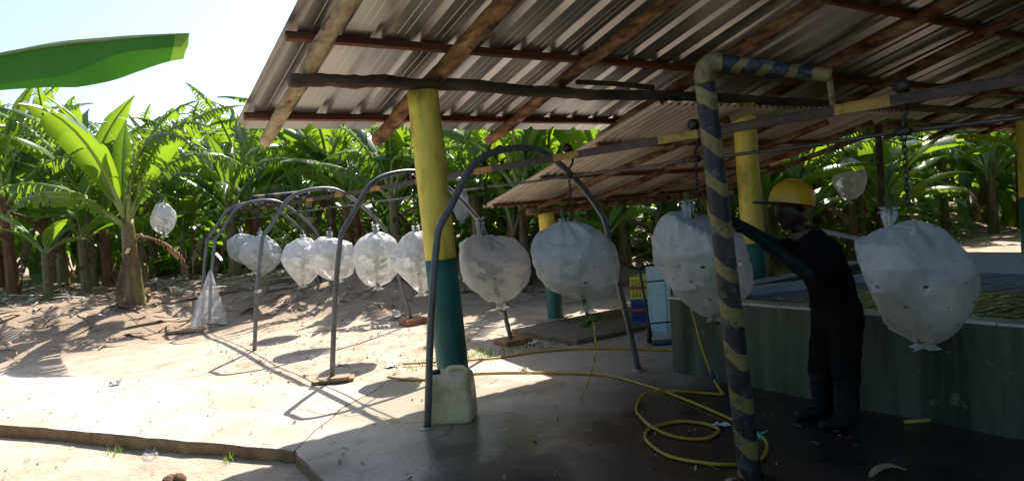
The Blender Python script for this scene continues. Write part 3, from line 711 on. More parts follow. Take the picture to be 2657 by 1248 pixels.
def bunch(loc, w, h, seed, label, skew=(.0,.0), neck=.07, tail=.03, inner=True, group='bagged bunches on the rail', peek=0, sleeve=True, rz_=0, taut=.66, point=0., nfac=13):
    """stalk with hands of green bananas inside a perforated plastic bag; loc is the bag's centre"""
    e = empty('banana_bunch', (loc[0], loc[1], loc[2]-h/2), label, 'banana bunch', group, rz_)
    o = place(bag_mesh(seed, w, h, skew, neck, tail, nfac, taut, point), 'bag', e, (0,0,h/2))
    if sleeve:
        me = bag_mesh(seed, w*.985, h*.985, skew, neck*.6, tail, nfac, taut, point); bm = bmesh.new(); bm.from_mesh(me)
        zc = .02*h; dl = [v for v in bm.verts if v.co.z < zc-.18*v.co.x-.05*v.co.y+.01*sin(v.co.x*30)]
        bmesh.ops.delete(bm, geom=dl, context='VERTS'); bm.to_mesh(me); bm.free(); me.materials.clear(); me.materials.append(M['sleeve'])
        s = place(me, 'inner_sleeve', o)
    if inner:
        mb = MB(); mb.tube([(skew[0]*.5, skew[1]*.5, h+.10), (skew[0]*.4, skew[1]*.4, h*.8), (0,0,h*.5), (-skew[0]*.4,-skew[1]*.4,.02), (-skew[0]*.5,-skew[1]*.5,-.05)], [.022,.028,.03,.022,.016], 9); mb.build('stalk', M['stalk'], e, True)
        rnd = random.Random(seed+5); nh = 6
        for k in range(nh):
            zz = h*((.40 if point > .15 else .28)+(.40 if point > .15 else .50)*k/(nh-1)); sc_ = w/.62*(.60+.20*sin(pi*k/(nh-1)))*(.80 if point > .15 else .92)
            place(HAND[k % 3], 'banana_hand', e, (skew[0]*(zz/h-.5), skew[1]*(zz/h-.5), zz-.06), (pi*.0, .25, k*2.4+rnd.uniform(-.3,.3)), sc_)
    return e
B_ = []
bl = [  # y, z centre, width, height, skew, label
 (14.44,1.28,0.678,0.630,(0,0),'farthest bagged banana bunch, half hidden at the rail end'),
 (13.18,1.14,0.791,0.777,(.04,-.05),'second farthest bagged bunch, its bag torn showing green bananas'),
 (10.76,1.05,0.678,0.756,(.06,-.06),'bagged bunch between the third and fourth pipe arches'),
 (9.38,1.13,0.701,0.651,(-.05,.05),'squat bagged bunch with muddy film beside the third arch'),
 (7.92,1.12,0.633,0.693,(.03,-.02),'bagged bunch with tied white neck left of the yellow column'),
 (6.8,1.11,0.621,0.693,(0,0),'bagged bunch partly hidden by the yellow column'),
 (5.36,1.09,0.685,0.714,(-.05,.04),'large translucent bagged bunch just right of the yellow column'),
 (4.14,1.13,0.642,0.673,(-.03,.02),'creased bluish bagged bunch framed by the nearest pipe arch'),
 (2.9,1.18,0.642,0.673,(-.04,.04),'bagged bunch being handled by the worker behind the striped post'),
 (1.66,1.12,0.535,0.612,(-.04,.03),'big bagged bunch at the right edge with a loose lower skirt')]
for i, (y_, z_, w_, h_, sk, lb) in enumerate(bl):
    nr = i >= 6
    B_.append(bunch((RX, y_, z_), w_*(1.10 if nr else 1), h_*(1.04 if nr else 1), (31,34,37,40,43,46,149,160,155,172)[i], lb, (-.11,.08) if nr else sk, neck=(.05,.05,.05,.05,.09,.06,.10,.03,.05,.04)[i],
                     taut=.93 if nr else .66, point=(.16,.20,.18,.16)[i-6] if nr else .1*(i % 3), nfac=15 if nr else 13))
# bananas showing out of the torn second bag
for k in range(4):
    place(HAND[k % 3], 'banana_hand', B_[1], (.33,-.18,.30+.12*k), (0,.2,-.6+.5*(k % 2)), 1.0)
# bare tail of the creased bunch and ribbon hanging from it
for k in range(2): place(HAND[2], 'banana_hand', B_[7], (.06,-.05,-.02-.05*k), (0,.9,-.7+2.6*k), .62)
mb = MB(); P = [(3.50,4.06,.74),(3.52,4.05,.6),(3.53,4.09,.4),(3.55,4.2,.2),(3.57,4.33,.03),(3.6,4.4,.012)]
Q = spline(P, 6); 
for i in range(len(Q)-1):
    a = i*.9; mb.bar(Q[i], Q[i+1]+(Q[i+1]-Q[i])*.1, .017, .004, 0, (cos(a), sin(a), .2))
tag(mb.build('hanging_ribbon', M['yellowcord']), 'twisted yellow ribbon hanging from the creased bunch to the floor', 'ribbon')

# ---------------------------------------------------------------- jug against the column
jug = empty('plastic_jug', (2.60, 4.74, 0), 'stained white square plastic jug at the foot of the yellow column', 'jug', None, rad(-42))
def rrect(w, d, r, n=6):
    out = []
    for cx_, cy_, a0 in ((w/2-r, d/2-r, 0), (-w/2+r, d/2-r, pi/2), (-w/2+r, -d/2+r, pi), (w/2-r, -d/2+r, 1.5*pi)):
        for k in range(n+1): a = a0+pi/2*k/n; out.append((cx_+r*cos(a), cy_+r*sin(a)))
    return out
mb = MB(); lv = [(.0,.86,.05),(.006,.94,.05),(.03,1.0,.05),(.10,1.0,.05),(.20,.985,.05),(.28,.97,.05),(.335,.95,.055),(.36,.90,.06),(.374,.80,.06),(.378,.70,.05)]
for z, s_, r in lv:
    for x, y in rrect(.345*s_, .30*s_, r): mb.v.append((x, y, z))
n = 28
for j in range(len(lv)-1):
    for i in range(n): mb.f.append((j*n+i, j*n+(i+1) % n, (j+1)*n+(i+1) % n, (j+1)*n+i)); mb.m.append(0)
mb.f.append(tuple(range(n-1,-1,-1))); mb.m.append(0); mb.f.append(tuple((len(lv)-1)*n+i for i in range(n))); mb.m.append(0)
mb.build('body', M['jug'], jug, True)
mb = MB(); mb.tube(spline([(-.02,.0,.375),(-.01,0,.405),(.05,0,.412),(.11,0,.405),(.125,0,.37)], 4), .017, 9); mb.build('handle', M['jug'], jug, True)
mb = MB(); mb.lathe((-.105,-.05,.372), [(.036,0),(.036,.03),(.03,.034),(0,.034)], 16); mb.build('cap', M['jugdark'], jug, True)
for zz in (.045, .275):
    for k in range(3):
        mb = MB(); x = -.075+.075*k; f = .148 if zz < .1 else .1435
        mb.box(x-.018, x+.018, -f-.006, -f+.02, zz-.014, zz+.014); bevel(mb.build('moulded_pad', M['jug'], jug), .005)
mb = MB(); mb.tube([(.035*cos(a)+.01, -.147, .16+.04*sin(a)) for a in [q*2*pi/12 for q in range(12)]], .003, 5, closed=True); mb.build('moulded_ring', M['jug'], jug, True)

# ---------------------------------------------------------------- hoses
HA = [(2.83,6.48),(3.01,6.09),(3.49,5.86),(3.85,5.46),(4.12,5.05),(4.25,4.7),(4.2,4.15),(4.08,3.62),(3.92,3.11),(3.79,2.82),(3.71,2.7),(3.57,2.6),(3.4,2.54),(3.27,2.60),(3.17,2.74),(3.11,2.98),(3.21,3.25),(3.32,3.37),(3.43,3.42),(3.64,3.39),(3.73,3.25),(3.72,3.1),(3.65,3.03),(3.49,3.02),(3.4,3.18),(3.4,3.39),(3.51,3.6),(3.66,3.8),(3.89,3.97),(4.09,4.0),(4.27,3.87),(4.35,3.67),(4.40,3.58)]
hs = empty('yellow_hose', (3.6, 3.4, 0), 'yellow garden hose looped on the dark floor and running up the tank wall', 'hose')
P = [(x, y, .013) for x, y in HA]
for i in (25,26): P[i] = (P[i][0], P[i][1], .034)
P[28] = (P[28][0], P[28][1], .03); P[29] = (P[29][0], P[29][1], .035)
P += [(4.47,3.66,.02),(4.60,3.84,.09),(4.66,3.98,.3),(4.69,4.06,.5),(4.70,4.12,.70),(4.78,4.14,.735),(4.88,4.13,.71)]
mb = MB(); mb.tube(spline(P, 6), .0115, 8); part(mb, 'tubing', M['hose'], hs, True)
mb = MB(); mb.tube([(3.795,2.83,.013),(3.77,2.79,.013),(3.75,2.76,.013)], .018, 8); mb.bar((3.77,2.80,.02),(3.80,2.75,.05), .03, .004); part(mb, 'tape_joint', M['teal'], hs, True)
mb = MB(); mb.tube([(4.565,3.79,.065),(4.61,3.85,.105)], .016, 8); part(mb, 'tape_joint', M['bluetape'], hs, True)
HB = [(3.2,6.9),(3.66,6.51),(4.03,6.29),(4.43,6.17),(4.85,5.91),(5.13,5.51),(5.39,4.98),(5.6,4.7)]
mb = MB(); mb.tube(spline([(x, y, .014 if y < 6.3 else .02) for x, y in HB], 6), .0115, 8)
tag(mb.build('yellow_hose', M['hose'], sm=True), 'straight yellow hose crossing the floor behind the looped one', 'hose')

# ---------------------------------------------------------------- crates and hand truck
def crate(loc, rzv, m, label):
    e = empty('crate', loc, label, 'crate', 'stacked harvest crates', rzv); w, d, h = .50, .34, .285
    for s_ in (-1, 1):
        for ax in (0, 1):
            mb = MB(); L = w if ax == 0 else d; off = (d if ax == 0 else w)/2
            def bx(a0, a1, z0, z1, t=.012, o_=0):
                if ax == 0: mb.box(a0, a1, s_*off-t/2+o_*s_, s_*off+t/2+o_*s_, z0, z1)
                else: mb.box(s_*off-t/2+o_*s_, s_*off+t/2+o_*s_, a0, a1, z0, z1)
            e_ = .008 if ax else 0
            bx(-L/2+e_, L/2-e_, 0, .03); bx(-L/2+e_, L/2-e_, h-.035, h); bx(-L/2+e_, L/2-e_, .125, .165, .010)
            k = 11 if ax == 0 else 8
            for i in range(k+1):
                x = -L/2+.012+(L-.024)*i/k; bx(x-.008, x+.008, .0305, .1245, .008); bx(x-.008, x+.008, .1655, h-.0355, .008)
            for zz in (.062, .094, .195, .225): bx(-L/2+.02, L/2-.02, zz-.006, zz+.006, .005)
            mb.build('side', M[m], e)
    mb = MB()
    for s_ in (-1,1):
        mb.box(-w/2-.009, w/2+.009, s_*(d/2+.006)-.004, s_*(d/2+.006)+.004, .128, .162); mb.box(s_*(w/2+.0065)-.004, s_*(w/2+.0065)+.004, -d/2+.001, d/2-.001, .128, .162)
    mb.build('band', M['cratered'], e)
    mb = MB(); mb.box(-w/2+.01, w/2-.01, -d/2+.01, d/2-.01, .004, .014); mb.build('base', M[m], e)
    return e
crate((6.52,6.33,.056), rad(-55), 'crateblue', 'blue slatted crate under the yellow crate beside the blue tank')
crate((6.52,6.33,.345), rad(-52), 'crateyellow', 'yellow slatted crate with red band on top of the blue one')
ht = empty('hand_truck', (5.72, 5.42, 0), 'black tube hand truck leaning beside the green tank', 'hand truck', None, rad(-35))
mb = MB(); mb.tube(spline([(-.13,.04,.06),(-.15,.14,.40),(-.17,.24,.74),(-.15,.265,.82),(-.09,.27,.84),(.09,.27,.84),(.15,.265,.82),(.17,.24,.74),(.15,.14,.40),(.13,.04,.06)], 4), .013, 8); mb.build('frame', M['black'], ht, True)
for zz in (.2,.66):
    mb = MB(); yy = .04+(zz-.06)*.29; mb.tube([(-.155,yy,zz),(.155,yy,zz)], .009, 7); mb.build('crossbar', M['black'], ht, True)
for s_ in (-1,1):
    mb = MB(); mb.tube([(s_*.17+.022*q, .0, .085) for q in (-1,-.6,.6,1)], [.07,.085,.085,.07], 18); w_ = mb.build('wheel', M['black'], ht, True)
    mb = MB(); mb.tube([(s_*.17-.025,0,.085),(s_*.17+.025,0,.085)], .05, 14); mb.build('hub', M['wheelred'], w_, True)
mb = MB(); mb.box(-.16,.16,-.2,.02,.012,.02); mb.build('toe_plate', M['black'], ht)

# ---------------------------------------------------------------- small things on the tank and floor
fb = empty('floating_bananas', (7.35, 4.32, .6), 'green banana hands floating in the tank behind the partition', 'bananas')
for k, (dx, dy, a) in enumerate(((-.1,.12,.3),(.1,-.05,1.2),(.28,-.2,2.6),(-.02,-.12,4.0))):
    place(HAND[k % 3], 'banana_hand', fb, (dx, dy, .03), (0, .5, a), 1.45)
mb = MB(); mb.tube([(7.30,4.70,.55),(7.30,4.70,1.12)], .028, 12); mb.tube([(7.27,4.73,1.135),(7.5,4.52,1.08),(7.9,4.23,.94),(8.1,4.0,.80)], .028, 12); tag(mb.build('white_pipe', M['pvc'], sm=True), 'white plastic pipe slanting across behind the worker', 'pipe')
def scrap(loc, size, label, seed, m='paper'):
    rnd = random.Random(seed); mb = MB(); n = 6
    for j in range(n+1):
        for i in range(n+1):
            u_, v_ = i/n-.5, j/n-.5; e_ = 1-.35*(abs(u_)*abs(v_)*4)
            mb.v.append((u_*size[0]*e_+.01*nz(i, j, seed), v_*size[1]*e_+.01*nz(j, i, seed+4), .006+size[2]*abs(nz(i*.6, j*.6, seed, 1))+.003*rnd.random()))
    for j in range(n):
        for i in range(n): mb.f.append((j*(n+1)+i, j*(n+1)+i+1, (j+1)*(n+1)+i+1, (j+1)*(n+1)+i)); mb.m.append(0)
    o = mb.build('litter_scrap', M[m]); o.location = loc; o.rotation_euler = (0,0,seed*1.3)
    return tag(o, label, 'scrap', 'scraps of litter')
scrap((2.51,12.3,gz(2.51,12.3)), (.20,.15,.09), 'crumpled white plastic just right of the hanging bag', 1)
scrap((2.67,8.38,gz(2.67,8.38)), (.12,.09,.08), 'white crumpled scrap on a bunch shadow in the yard', 2)
scrap((4.81,6.68,gz(4.81,6.68)), (.24,.12,.05), 'white scrap lying in shade beside the raised slab', 3)
scrap((3.80,3.12,0), (.13,.07,.03), 'small white scrap inside the hose loop', 4)
scrap((.63,8.85,.006), (.14,.12,.09), 'white blob of paper at the far edge of the pale path', 5)
scrap((.62,6.1,gz(.62,6.1)), (.30,.12,.05), 'torn white film under the edge of the pale path', 6, 'film')
scrap((3.9,5.6,.003), (.10,.08,.04), 'white scrap near the tip of the sunlit patch', 7)
scrap((3.1,7.0,gz(3.1,7.0)), (.22,.14,.05), 'pale scrap lying in the yard left of the jug', 8)
scrap((2.75,7.6,gz(2.75,7.6)), (.24,.08,.03), 'flat pale strip in the yard between two bunch shadows', 9)
mb = MB(); k = 0
for a in range(3):
    c = Vector((.03*a, .025*(a % 2), .03)); mb.lathe(c, [(0,-.04),(.045,-.03),(.06,0),(.04,.03),(0,.045)], 9)
for i, v in enumerate(mb.v): q = Vector(v); q += q.normalized()*.018*nz(q.x, q.y, q.z, 30); mb.v[i] = tuple(q)
o = mb.build('earth_clod', M['clod'], sm=True); o.location = (.62,5.22,gz(.62,5.22)+.01); tag(o, 'dark brown clod on the dirt below the pale path', 'clod')
mb = MB(); Q = spline([(0,0,.01),(.06,.05,.03),(.14,.08,.035),(.22,.06,.015)], 5)
mb.tube(Q, [.012+.014*sin(pi*i/(len(Q)-1)) for i in range(len(Q))], 7, sq=.35); o = mb.build('leaf_piece', M['plank'], sm=True); o.location = (3.62,1.99,0); o.rotation_euler = (0,0,-.7)
tag(o, 'pale curled strip of leaf on the dark floor at lower right', 'leaf piece')
mb = MB(); mb.tube([(0,0,.012),(.16,-.02,.02)], .014, 8); o = mb.build('green_stick', M['yellowcord'], sm=True); o.location = (4.60,2.28,0); o.rotation_euler = (0,0,-.6); tag(o, 'yellow green stalk piece by the tank base at right edge', 'stalk piece')
# plastic bag hung on the fourth arch's leg
mb = MB(); nu, nv = 30, 14; top = Vector((2.44,12.52,.98))
for j in range(nv+1):
    t = j/nv; w_ = .02+.26*t**1.1-.03*smooth(.9,1,t)
    for i in range(nu):
        a = 2*pi*i/nu; pl_ = 1+.25*sin(a*7+3*t)*(1-.3*t)+.15*nz(a, t*3, 4, 2)
        mb.v.append((top.x-.14*t+cos(a)*w_*pl_, top.y-.12*t+sin(a)*w_*.75*pl_, top.z-.88*t+.02*sin(a*3)*t))
for j in range(nv):
    for i in range(nu): k = (i+1) % nu; mb.f.append((j*nu+i, (j+1)*nu+i, (j+1)*nu+k, j*nu+k)); mb.m.append(0)
tag(mb.build('hanging_bag', M['film'], sm=True), 'clear crumpled plastic bag hanging on the leg of the fourth arch', 'plastic bag')

# ---------------------------------------------------------------- worker
def capsule_tube(mb, pts, rs, n=14, sq=None):
    P = [Vector(p) for p in pts]; mb.tube(spline(P, 4), sum([[rs[i]+(rs[i+1]-rs[i])*k/4 for k in range(4)] for i in range(len(rs)-1)], [])+[rs[-1]], n, sq=sq)
    for p, r in ((P[0], rs[0]), (P[-1], rs[-1])): sph(mb, p, (r, r, r))
def sph(mb, c, r, n=14, k=9):
    vs = []; fs = []; c = Vector(c)
    for j in range(k+1):
        th_ = pi*j/k
        for i in range(n): a = 2*pi*i/n; vs.append(c+Vector((r[0]*sin(th_+1e-4)*cos(a), r[1]*sin(th_+1e-4)*sin(a), r[2]*cos(th_))))
    for j in range(k):
        for i in range(n): fs.append((j*n+i, (j+1)*n+i, (j+1)*n+(i+1) % n, j*n+(i+1) % n))
    mb.add(vs, fs)
# local frame: person faces -X, left side is -Y (towards camera), standing at origin
per = empty('person', (4.365, 2.585, 0), 'worker in black clothes and yellow hard hat reaching up to a bagged bunch', 'person', None, rad(-30))
mb = MB()
for s_, fx, fy in ((-1,-.02,-.10),(1,-.06,.14)):     # legs (near leg straight, far leg a step ahead)
    capsule_tube(mb, [(.03,s_*.085,.76),(.0+fx*.4,s_*.10,.46),(.02+fx,fy,.26),(.03+fx,fy,.07)], [.115,.092,.078,.066])
    capsule_tube(mb, [(.045+fx,fy,.045),(-.06+fx,fy*1.02,.04),(-.15+fx,fy*1.05,.034)], [.046,.043,.036])
capsule_tube(mb, [(.03,0,.74),(.035,0,.86),(.03,0,1.0),(.0,0,1.14),(-.01,0,1.24)], [.150,.142,.150,.162,.115], 18)
for s_ in (-1,1): sph(mb, (.0,s_*.115,1.20), (.085,.09,.085)); sph(mb, (.06,s_*.07,.78), (.10,.09,.11))
capsule_tube(mb, [(-.02,0,1.22),(-.055,0,1.31),(-.075,0,1.36)], [.062,.055,.055])
# head with brow, nose, chin, ears
sph(mb, (-.085,0,1.445), (.098,.076,.115), 18, 12); sph(mb, (-.125,0,1.385), (.058,.052,.055)); sph(mb, (-.178,0,1.425), (.02,.015,.026)); sph(mb, (-.165,0,1.462), (.025,.05,.014)); sph(mb, (-.165,0,1.375), (.018,.028,.012)); sph(mb, (-.16,0,1.345), (.024,.024,.02))
for s_ in (-1,1): sph(mb, (-.075,s_*.078,1.43), (.022,.012,.032))
arms = (((.0,-.155,1.19),(-.15,-.20,1.04),(-.30,-.12,1.19),(-.375,-.09,1.285)), ((.0,.155,1.20),(-.15,.17,1.19),(-.33,.10,1.31),(-.415,.075,1.375)))
for s_, A_ in zip((-1,1), arms):
    capsule_tube(mb, A_, [.078,.066,.052,.042])
    w_ = Vector(A_[3]); d = (Vector(A_[3])-Vector(A_[2])).normalized(); sd = Vector((0,1,0)); sd = (sd-d*sd.dot(d)).normalized(); up = sd.cross(d)
    if up.z < 0: up = -up
    capsule_tube(mb, [w_, w_+d*.045, w_+d*.085], [.034,.042,.040], 12)
    for q in range(4):                                   # fingers, curled over the bag's top
        b0 = w_+d*.085+sd*(.028*(q-1.5)); L = (.062,.072,.068,.052)[q]
        capsule_tube(mb, [b0, b0+d*L*.5-up*.006, b0+d*L*.85-up*.032, b0+d*L*.85-up*.062], [.0125,.012,.011,.009], 8)
    b0 = w_+d*.03-sd*s_*.036
    capsule_tube(mb, [b0, b0+d*.03-sd*s_*.022-up*.012, b0+d*.062-sd*s_*.018-up*.03], [.015,.013,.010], 8)
def lean(z): return -.19*max(0, z-.70)-.06*max(0, z-.70)**2
mb.v = [(x+lean(z), y, z) for x, y, z in mb.v]
me = mb.mesh('body', M['cloth']); tmp = bpy.data.objects.new('tmp_body', me); COL.objects.link(tmp)
rm = tmp.modifiers.new('remesh', 'REMESH'); rm.mode = 'VOXEL'; rm.voxel_size = .0085
smd = tmp.modifiers.new('smooth', 'SMOOTH'); smd.factor = .5; smd.iterations = 3
dg = bpy.context.evaluated_depsgraph_get(); bme = bpy.data.meshes.new_from_object(tmp.evaluated_get(dg)); bpy.data.objects.remove(tmp)
bme.materials.clear()
for q in ('cloth','skin','glove','boot'): bme.materials.append(M[q])
nrm = [v.normal.copy() for v in bme.vertices]; cos_ = [v.co.copy() for v in bme.vertices]
for i, c in enumerate(cos_):                             # cloth folds
    if c.z < 1.27: cos_[i] = c+nrm[i]*(.008*nz(c.x, c.y, c.z*.7, 13)+.006*nz(c.x+3, c.y, c.z*1.6, 22))*(1 if .34 < c.z else 0)
cos_ = [Vector((c.x*1.0+.0, c.y*(1.16 if .3 < c.z < 1.3 and c.x-lean(c.z) > -.16 else 1), c.z)) for c in cos_]
bme.vertices.foreach_set('co', [q for c in cos_ for q in c])
for p in bme.polygons:
    c = p.center; mi = 0
    if c.z > 1.315 and c.x-lean(c.z) > -.225 and abs(c.y) < .11: mi = 1
    elif c.x-lean(c.z) < -.185: mi = 2
    elif c.z < .33: mi = 3
    p.material_index = mi; p.use_smooth = True
bme.name = 'body'; body = place(bme, 'body', per)
# hard hat: shell, brim, ridge
hat = place(None, 'x') if False else None
mb = MB(); prof = [(1.0,0),(1.0,.03),(.97,.06),(.88,.098),(.70,.128),(.42,.146),(0,.152)]
for r_, z in prof:
    for j in range(28): a = 2*pi*j/28; mb.v.append((.140*r_*cos(a), .114*r_*sin(a), z))
for i in range(len(prof)-1):
    for j in range(28): mb.f.append((i*28+j, i*28+(j+1) % 28, (i+1)*28+(j+1) % 28, (i+1)*28+j)); mb.m.append(0)
hh = mb.build('hard_hat', M['helmet'], per, True); hh.location = (-.07+lean(1.47),0,1.488); hh.rotation_euler = (0, rad(12), 0); hh.scale = (1.08,1.08,1.1)
mb = MB(); ring = []
for j in range(28):
    a = 2*pi*j/28; f = smooth(-.2, -1, cos(a)); e_ = .018+.082*f
    ring.append(((.139*cos(a), .113*sin(a)), ((.139+e_)*cos(a)-.0*f, (.113+e_*.7)*sin(a))))
for z0 in (.0,.007):
    for (i_, o_) in ring: mb.v.append((*i_, z0)); mb.v.append((*o_, z0-.012*smooth(-.2,-1, o_[0]/.2)))
for j in range(28):
    k = (j+1) % 28; a, b, c, d = 2*j, 2*j+1, 2*k+1, 2*k; o_ = 56
    mb.f += [(a,d,c,b),(a+o_,b+o_,c+o_,d+o_),(b,c,c+o_,b+o_)]; mb.m += [0,0,0]
mb.build('brim', M['black'], hh, True)
mb = MB(); mb.tube([(.136*cos(a), 0, .014+.142*sin(a)) for a in [pi*q/12 for q in range(1,12)]], .010, 7); mb.build('crown_ridge', M['helmet'], hh, True)
mb = MB()
for i in range(21):
    a = pi*.25+1.5*pi*i/20
    for r_, z in ((.062,1.27),(.078,1.30),(.070,1.325)): mb.v.append((-.052+lean(1.3)+r_*cos(a), r_*1.05*sin(a), z+.02*cos(a)))
for i in range(20):
    for k in range(2): mb.f.append((i*3+k, (i+1)*3+k, (i+1)*3+k+1, i*3+k+1)); mb.m.append(0)
cl = mb.build('collar', M['collar'], per, True); sd_ = cl.modifiers.new('thick', 'SOLIDIFY'); sd_.thickness = .006

# ---------------------------------------------------------------- banana plants
def leaf_mesh(seed, a0, droop, L, Wd, tear, pet=.35, mat='leaf', ns=34, sweep=.30, roll_=0.):
    """one banana leaf growing along +X: petiole, midrib and a lamina split into strips where the wind tore it"""
    rnd = random.Random(seed); mb = MB(); pts = []; ang = []
    K = 40; p = Vector((0,0,0)); tot = L+pet
    for k in range(K+1):
        s = k/K; a = rad(a0-droop*s**1.55); pts.append(p.copy()); ang.append(a); p = p+Vector((cos(a), .10*sin(s*3+seed)*s, sin(a)))*(tot/K)
    def at(s):
        q = max(0, min(.9999, s))*K; i = int(q); return pts[i].lerp(pts[i+1], q-i), ang[i]
    mb.tube([pts[k] for k in range(0, K+1, 4)], [.030*(1-.85*(k/K))+.004 for k in range(0, K+1, 4)], 6, 1)
    s0 = pet/tot
    for side in (-1, 1):
        grp = 0; ph = 0.; edge_prev = None
        fold = rnd.uniform(-.15,.15)
        for k in range(ns):
            ta, tb = k/ns, (k+1)/ns
            if grp <= 0:
                grp = 1 if tear > .75 and rnd.random() < .8 else (rnd.choice((1,1,2,3)) if rnd.random() < tear else rnd.randint(4, 9))
                ph = rnd.gauss(0, .30)*tear+.35*tear*rnd.random(); newg = True
            else: newg = False
            grp -= 1
            if tear > .5 and rnd.random() < .05*tear: continue
            row = []
            for t in (ta, tb):
                w_ = Wd*min(1, 1.6*math.sqrt(max(t, 0)+.004))*(1-.92*smooth(.55, 1.0, t)*t)
                c, a = at(s0+(1-s0)*t); T = Vector((cos(a),0,sin(a))); Nn = Vector((-sin(a),0,cos(a))); S = Vector((0,side,0))
                base = -.32+fold+ph; line = []
                q = c+Nn*.012; line.append(q)
                for m_ in range(3):
                    b = base+(.28+.5*tear)*(m_+.3)*.9
                    d = (S*cos(b)-Nn*sin(b)+T*sweep).normalized()
                    d = (d+Vector((0,0,-.40*tear*m_))).normalized()
                    q = q+d*(w_/3); line.append(q)
                row.append(line)
            if tear > .2 and (newg or grp == 0):               # open the tear towards the margin
                gap = .48*tear
                for m_ in range(1, 4):
                    mid = (row[0][m_]+row[1][m_])/2
                    if newg: row[0][m_] = row[0][m_].lerp(mid, gap*m_/3*(1.3 if m_ == 3 else 1))
                    if grp == 0: row[1][m_] = row[1][m_].lerp(mid, gap*m_/3*(1.3 if m_ == 3 else 1))
            if edge_prev is not None and not newg: row[0] = edge_prev
            edge_prev = row[1]
            vs = row[0]+row[1]; mb.add(vs, [(m_, m_+1, m_+5, m_+4) for m_ in range(3)] if side > 0 else [(m_, m_+4, m_+5, m_+1) for m_ in range(3)], 0)
    return mb.mesh('leaf', [M[mat], M['midrib' if mat != 'leafdead' else 'leafdead']], True)
TORN = dict(ns=44)
LV = [leaf_mesh(1, 82, 45, 2.0, .29, .25), leaf_mesh(2, 72, 80, 2.2, .30, .55), leaf_mesh(3, 62, 95, 2.2, .30, .85, **TORN), leaf_mesh(4, 52, 92, 2.2, .29, 1.0, **TORN),
      leaf_mesh(5, 66, 115, 2.3, .29, 1.0, **TORN), leaf_mesh(6, 60, 62, 2.1, .32, .2), leaf_mesh(7, 38, 85, 2.0, .28, .9, **TORN), leaf_mesh(8, 45, 70, 2.1, .30, .45), leaf_mesh(9, 75, 70, 2.3, .28, 1.0, **TORN), leaf_mesh(14, 30, 65, 1.9, .30, .3)]
LY = [leaf_mesh(21, 84, 25, 1.5, .24, .0, mat='leafyoung'), leaf_mesh(22, 70, 60, 1.3, .25, .1, mat='leafyoung', pet=.2), leaf_mesh(23, 50, 70, 1.2, .24, .3, mat='leafyoung', pet=.2)]
LD = [leaf_mesh(31, -35, 50, 1.5, .16, .8, mat='leafdead'), leaf_mesh(32, -10, 85, 1.4, .15, .9, mat='leafdead'), leaf_mesh(33, -60, 28, 1.3, .13, .7, mat='leafdead')]
def stem_mesh(seed, h, r, mat):
    mb = MB(); P = []; R_ = []; lx, ly = .12*nz(seed, 1, 1), .12*nz(seed, 2, 2)
    for k in range(13):
        t = k/12; P.append((lx*t*t*h, ly*t*t*h, -.15+t*(h+.15))); R_.append(r*(1.25-.55*t)*(1+.06*nz(seed, t*4, 0, 2)+(.18 if k == 0 else 0)))
    mb.tube(P, R_, 14)
    for q in range(5):                                     # old sheaths peeling off
        a = seed*1.7+q*1.3; z = h*(.1+.16*q); rr = r*(1.22-.55*z/h)
        b0 = Vector((cos(a)*rr, sin(a)*rr, z)); b1 = Vector((cos(a)*(rr+.09), sin(a)*(rr+.09), z+.16)); b2 = Vector((cos(a)*(rr+.16), sin(a)*(rr+.16), z-.06)); sd = Vector((-sin(a), cos(a), 0))*.06
        mb.add([b0-sd, b0+sd, b1-sd*.8, b1+sd*.8, b2-sd*.2, b2+sd*.2], [(0,1,3,2),(2,3,5,4)], 1)
    return mb.mesh('stem', [M[mat], M['leafdead']], True), (lx*h, ly*h)
STEMS = [stem_mesh(k, 2.0, .125, 'stem' if k % 3 else 'stemdry') for k in range(6)]
def plant(x, y, sc_, seed, label, group, nl=9, hs=1., dead=2, az0=None, young=1, sx=1., lo=0, avoid=None, pick=None):
    rnd = random.Random(seed)
    e = empty('banana_plant', (x, y, gz(x, y)), label, 'banana plant', group)
    st, (tx, ty) = STEMS[seed % 6]
    place(st, 'stem', e, (0,0,0), (0,0,0), (sx, sx, hs))
    top = Vector((tx*sx, ty*sx, 2.0*hs-.02)); a = rnd.uniform(0, 6.28) if az0 is None else az0
    for k in range(nl):
        a += 2.4+rnd.uniform(-.25,.25); f = k/max(1, nl-1)
        if avoid and any(abs((a-q+pi) % (2*pi)-pi) < w_ for q, w_ in avoid): continue
        pool = [LV[0],LV[8],LV[8],LV[1]] if f < .25 else ([LV[1],LV[2],LV[8],LV[2],LV[3],LV[7]] if f < .6 else [LV[3],LV[4],LV[6],LV[4],LV[2],LV[3],LV[9]])
        me = rnd.choice(pool)
        place(me, 'leaf', e, top-Vector((0,0,.28*f*hs)), (rnd.uniform(-.16,.16), rnd.uniform(-.12,.12), a), sc_*rnd.uniform(.85,1.1))
    if young: place(LY[0], 'young_leaf', e, top, (0, rnd.uniform(-.15,.1), rnd.uniform(0,6)), sc_*.8)
    for k in range(dead):
        place(rnd.choice(LD), 'dry_leaf', e, top-Vector((0,0,.25+.2*rnd.random())), (0,0,rnd.uniform(0,6.28)), sc_*rnd.uniform(.7,1.0))
    return e
